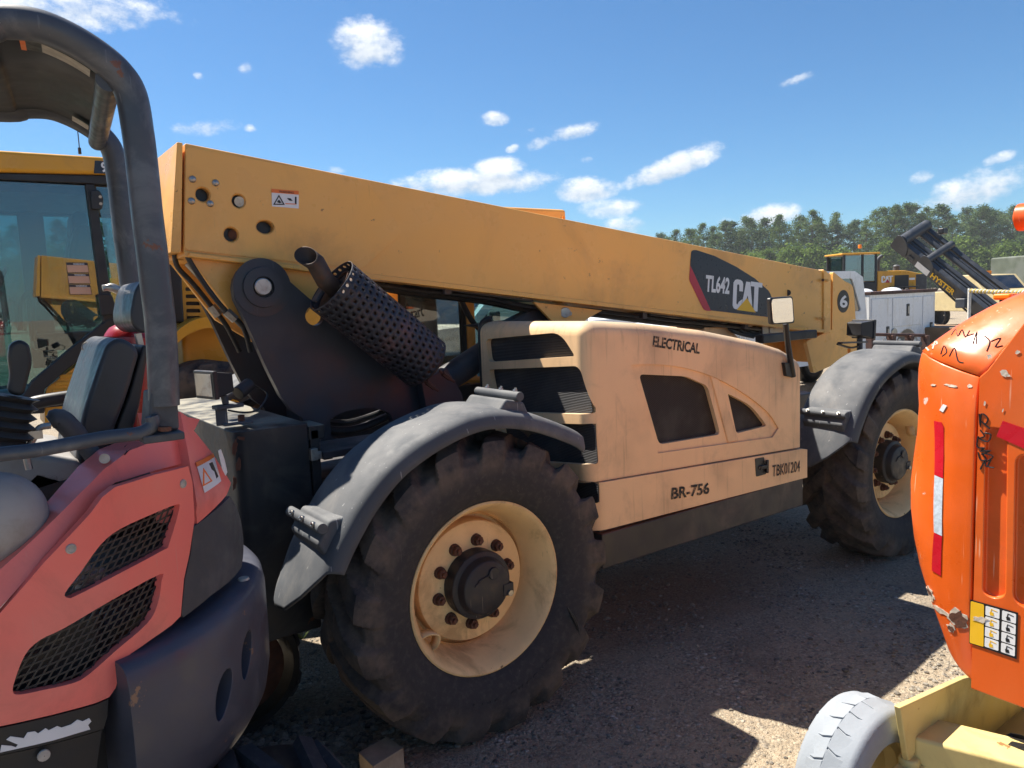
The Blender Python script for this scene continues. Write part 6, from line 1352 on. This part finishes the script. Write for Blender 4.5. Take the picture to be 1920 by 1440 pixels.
# ================================================================ SMALL THINGS ON THE GROUND
wb = [atZ(a, b, .085) for a, b in ((672, 1410), (726, 1380), (757, 1402), (700, 1437))]
M['sawn'] = paint('sawn_timber', (.44, .33, .22), .8, var=.25, vs=9, dirt=((.22, .16, .11), .5, 9), streak=((.26, .19, .13), .4, 60))
obj('wood_block', MB().plate(wb, (0, 0, -.09)), M['sawn'], bev=.004, label='short sawn timber block on gravel beside the big rear tyre', cat='wood block')
def stones():
    random.seed(11); m = MB(); n = 0
    ico = bmesh.new(); bmesh.ops.create_icosphere(ico, subdivisions=1, radius=1); iv = [v.co.copy() for v in ico.verts]; fi = [tuple(v.index for v in f.verts) for f in ico.faces]; ico.free()
    def put(x, y, r):
        k = random.uniform(0, 6.28); sx, sy, sz = random.uniform(.7, 1.4), random.uniform(.7, 1.3), random.uniform(.45, .9); c, s = cos(k), sin(k); z = gh(x-.8, y)*max(0, 1-(abs(x-.8)+abs(y))/14)-.004
        b = len(m.v)
        for p in iv:
            j = random.uniform(.8, 1.2); q = V((p.x*sx*r*j, p.y*sy*r*j, p.z*sz*r*j)); m.v.append(V((x+q.x*c-q.y*s, y+q.x*s+q.y*c, z+q.z+r*.18)))
        for f in fi: m.f.append(tuple(b+i for i in f))
    while n < 5200:
        x = random.uniform(-1.0, 3.4); y = random.uniform(-1.5, 1.6)
        d = mnoise.noise(V((x*1.7, y*1.7, 3)))+.5*mnoise.noise(V((x*5, y*5, 9)))
        if random.random() > max(.06, min(1, d*2.2+.15)): continue
        put(x, y, random.choice((.004, .005, .006, .007, .008, .010, .012))*random.uniform(.7, 1.2)); n += 1
    for i in range(900):                            # loose stone pushed up beside the crawler track
        x = random.gauss(-.75, .22); y = random.gauss(.38, .12); put(x, y, random.uniform(.008, .022))
    t = NT('loose_stone'); g_ = t.N('ShaderNodeNewGeometry'); c = t.mix(g_.outputs['Random Per Island'], (.075, .072, .072), (.30, .275, .235)); t.bsdf(t.mix(t.ramp(t.noise(90, 3), .4, .7), c, (.20, .17, .13)), .92, 0, .2)
    obj('loose_gravel', m, t.m, kind='stuff', flat=True, label='grey loose gravel scattered over packed ground', cat='gravel', merge=0)
stones()
def tuft(x, y, s, lab):
    random.seed(int(x*100)); m = MB()
    for i in range(14):
        a = random.uniform(0, 6.28); l = s*random.uniform(.5, 1); d = V((cos(a), sin(a), 0)); w = V((-d.y, d.x, 0))*.003; b = V((x, y, 0))+d*random.uniform(0, s*.3)
        m.add([b-w, b+w, b+d*l*.4+V((0, 0, l*.7))+w*.7, b+d*l*.9+V((0, 0, l*.9))], [(0, 1, 2, 3)])
    obj('grass_tuft', m, M['weed'], label=lab, cat='grass tuft')
M['weed'] = plain('weed_green', (.10, .13, .035), .7)
p = atZ(566, 1198); tuft(p.x, p.y, .06, 'small green grass tuft in gravel behind the big rear tyre')
# ================================================================ TREES
def leafmat(name, a, b):
    t = NT(name); g_ = t.N('ShaderNodeNewGeometry'); c = t.mix(g_.outputs['Random Per Island'], a, b); c = t.mix(t.ramp(t.noise(.25, 3), .35, .65), c, tuple(x*.7 for x in a))
    bs = t.N('ShaderNodeBsdfDiffuse'); t.L(c, bs.inputs[0]); tr = t.N('ShaderNodeBsdfTranslucent'); t.L(c, tr.inputs[0]); mx = t.N('ShaderNodeMixShader'); mx.inputs[0].default_value = .4; t.L(bs.outputs[0], mx.inputs[1]); t.L(tr.outputs[0], mx.inputs[2]); t.L(mx.outputs[0], t.out.inputs[0]); return t.m
M['needle'] = leafmat('pine_needles', (.09, .15, .05), (.21, .275, .095)); M['needle2'] = leafmat('pine_needles_blue', (.08, .135, .06), (.185, .25, .105)); M['leaf'] = leafmat('broad_leaves', (.10, .17, .035), (.23, .31, .075))
M['bark'] = paint('bark', (.13, .095, .07), .9, var=.3, vs=1, bump=None)
def pine(seed, H, cw, lo, broad=False):
    random.seed(seed); tr = MB(); cr_ = MB(); lean = V((random.uniform(-.02, .02), random.uniform(-.02, .02), 0))
    tr.tube([V((0, 0, -.2)), V((0, 0, H*.3))+lean*H*.3, V((0, 0, H*.65))+lean*H*.65, V((0, 0, H*.96))+lean*H], [.26*H/20, .20*H/20, .13*H/20, .03], 8, smooth=3)
    z = H*lo; cl = []
    while z < H*.99:
        k = (z/H-lo)/(1-lo); rad = cw*(sin(pi*min(1, .18+.82*k))**.7)*random.uniform(.55, 1.15)
        for j in range(random.choice((2, 3, 4, 4)) if not broad else 6):
            a = random.uniform(0, 6.28); r = rad*random.uniform(.45, 1.0); e = V((cos(a)*r, sin(a)*r, z+random.uniform(-.2, .5)+r*.12)); s = V((0, 0, z-r*.1))+lean*z
            tr.tube([s, s.lerp(e, .6)+V((0, 0, .1)), e], [.05, .035, .012], 4, caps=False)
            cl.append((e, random.uniform(.55, 1.05)*(1 if not broad else 1.25)))
            if r > rad*.6: cl.append((s.lerp(e, .62), random.uniform(.5, .9)))
        z += random.uniform(.35, .75)*(H/20)
    cl.append((V((0, 0, H))+lean*H, .6))
    for (c, s) in cl:
        for i in range(44 if not broad else 46):
            d = V((random.gauss(0, 1), random.gauss(0, 1), random.gauss(0, .7))); p = c+d*s*.55; sz = random.uniform(.10, .24)*(1.25 if broad else 1)
            u = V((random.gauss(0, 1), random.gauss(0, 1), random.gauss(0, .6))).normalized(); w = u.cross(V((random.gauss(0, 1), random.gauss(0, 1), random.gauss(0, 1)))).normalized()
            n = len(cr_.v); cr_.v += [p-u*sz, p-w*sz*.6, p+u*sz, p+w*sz*.6]; cr_.f.append((n, n+1, n+2, n+3))
    return tr, cr_
PROTO = []
for (sd_, H, cw, lo, br_, nm, lf) in ((1, 20, 4.4, .36, False, 'pine_tree', 'needle'), (2, 19, 4.0, .44, False, 'pine_tree', 'needle2'), (3, 21, 3.8, .48, False, 'pine_tree', 'needle'), (4, 18, 4.6, .32, False, 'pine_tree', 'needle2'), (5, 9, 3.0, .12, True, 'broadleaf_tree', 'leaf'), (6, 7, 2.6, .08, True, 'broadleaf_tree', 'leaf')):
    a, b = pine(sd_, H, cw, lo, br_); am = mesh_of(a, 'trunk', 0); am.materials.append(M['bark']); am.shade_smooth()
    bm_ = bpy.data.meshes.new('crown'); bm_.from_pydata([tuple(p) for p in b.v], [], b.f); bm_.materials.append(M[lf]); PROTO.append((am, bm_, nm))
def plant(kind, x, y, s, rz, label, group):
    am, bm_, nm = PROTO[kind]; r = bpy.data.objects.new(nm, None); C.objects.link(r); r.location = (x, y, 0); r.rotation_euler.z = rz; r.scale = (s, s, s); r['label'] = label; r['category'] = 'tree'; r['group'] = group
    for n_, me in (('trunk', am), ('crown', bm_)): o = bpy.data.objects.new(n_, me); C.objects.link(o); o.parent = r
random.seed(21)
TOP = [(-400, 420), (0, 425), (230, 430), (600, 450), (1150, 455), (1225, 441), (1270, 428), (1320, 418), (1400, 408), (1470, 402), (1540, 398), (1600, 402), (1700, 384), (1800, 388), (1870, 386), (1960, 392), (2300, 390)]
def topy(px):
    for (a, b), (c, d) in zip(TOP, TOP[1:]):
        if a <= px <= c: return b+(d-b)*(px-a)/(c-a)
    return 400
def forest(px, D, kind, top=None, jit=1.0):
    p = atD(px, 560, D); hor = 560-.0437*(px-954); ty_ = topy(px) if top is None else top
    H = 1.74+(hor-ty_)*D/1435; base = (20, 19, 21, 18, 9, 7)[kind]
    far = px < 700
    if kind < 4: lb = ['tall pine with a full rounded crown in the tree line', 'tall bluish green pine with a bare lower trunk in the tree line', 'slender tall pine with a high narrow crown in the tree line', 'broad bluish green pine with low hanging branches in the tree line'][kind]
    else: lb = ['bright green broadleaf tree growing at the foot of the pines', 'low bright green broadleaf bush tree at the foot of the pines'][kind-4]
    if far: lb = lb.replace('in the tree line', 'in the woods beyond the loader cab').replace('at the foot of the pines', 'in the woods beyond the loader cab')
    plant(kind, p.x, p.y, H/base*jit, random.uniform(0, 6.28), lb, ('pines' if kind < 4 else 'broadleaf trees')+(' beyond the loader' if far else ' of the tree line')+' kind %d' % kind)
px = 1180
while px < 2080:
    forest(px+random.uniform(-8, 8), random.uniform(176, 186), random.choice((0, 1, 2, 3, 0, 2)), topy(px)+random.choice((-3, 2, 6, 14, 22))); px += random.uniform(20, 34)
px = 1170
while px < 2080:
    forest(px, random.uniform(190, 200), random.choice((0, 1, 2, 3)), topy(px)+random.choice((0, 4, 10))); px += random.uniform(26, 40)
px = 1240
while px < 2080:
    forest(px, random.uniform(166, 174), random.choice((4, 5)), topy(px)+random.uniform(62, 88)); px += random.uniform(30, 52)
px = -260
while px < 330:
    forest(px, random.uniform(105, 116), random.choice((0, 1, 3, 2)), topy(px)+random.choice((-6, 4, 12))); px += random.uniform(34, 50)
px = -240
while px < 330:
    forest(px, random.uniform(94, 102), random.choice((4, 5)), topy(px)+random.uniform(50, 80)); px += random.uniform(50, 80)
px = 340
while px < 1170:
    forest(px, random.uniform(150, 175), random.choice((0, 1, 3, 2)), topy(px)+random.choice((0, 6, 12))); px += random.uniform(34, 52)
# ================================================================ HAZE
hz = MB().box((0, 0, 14), (1830, 1830, 30.0)); hzm = bpy.data.materials.new('haze'); hzm.use_nodes = True; nt = hzm.node_tree; nt.nodes.clear()
vo = nt.nodes.new('ShaderNodeOutputMaterial'); vp = nt.nodes.new('ShaderNodeVolumePrincipled'); vp.inputs['Color'].default_value = (.90, .94, 1, 1); vp.inputs['Density'].default_value = .00038; vp.inputs['Anisotropy'].default_value = .2
nt.links.new(vp.outputs[0], vo.inputs['Volume']); ho_ = obj('haze', hz, hzm, kind='stuff', label='thin pale summer haze in the air', cat='haze'); ho_.data.materials[0] = hzm
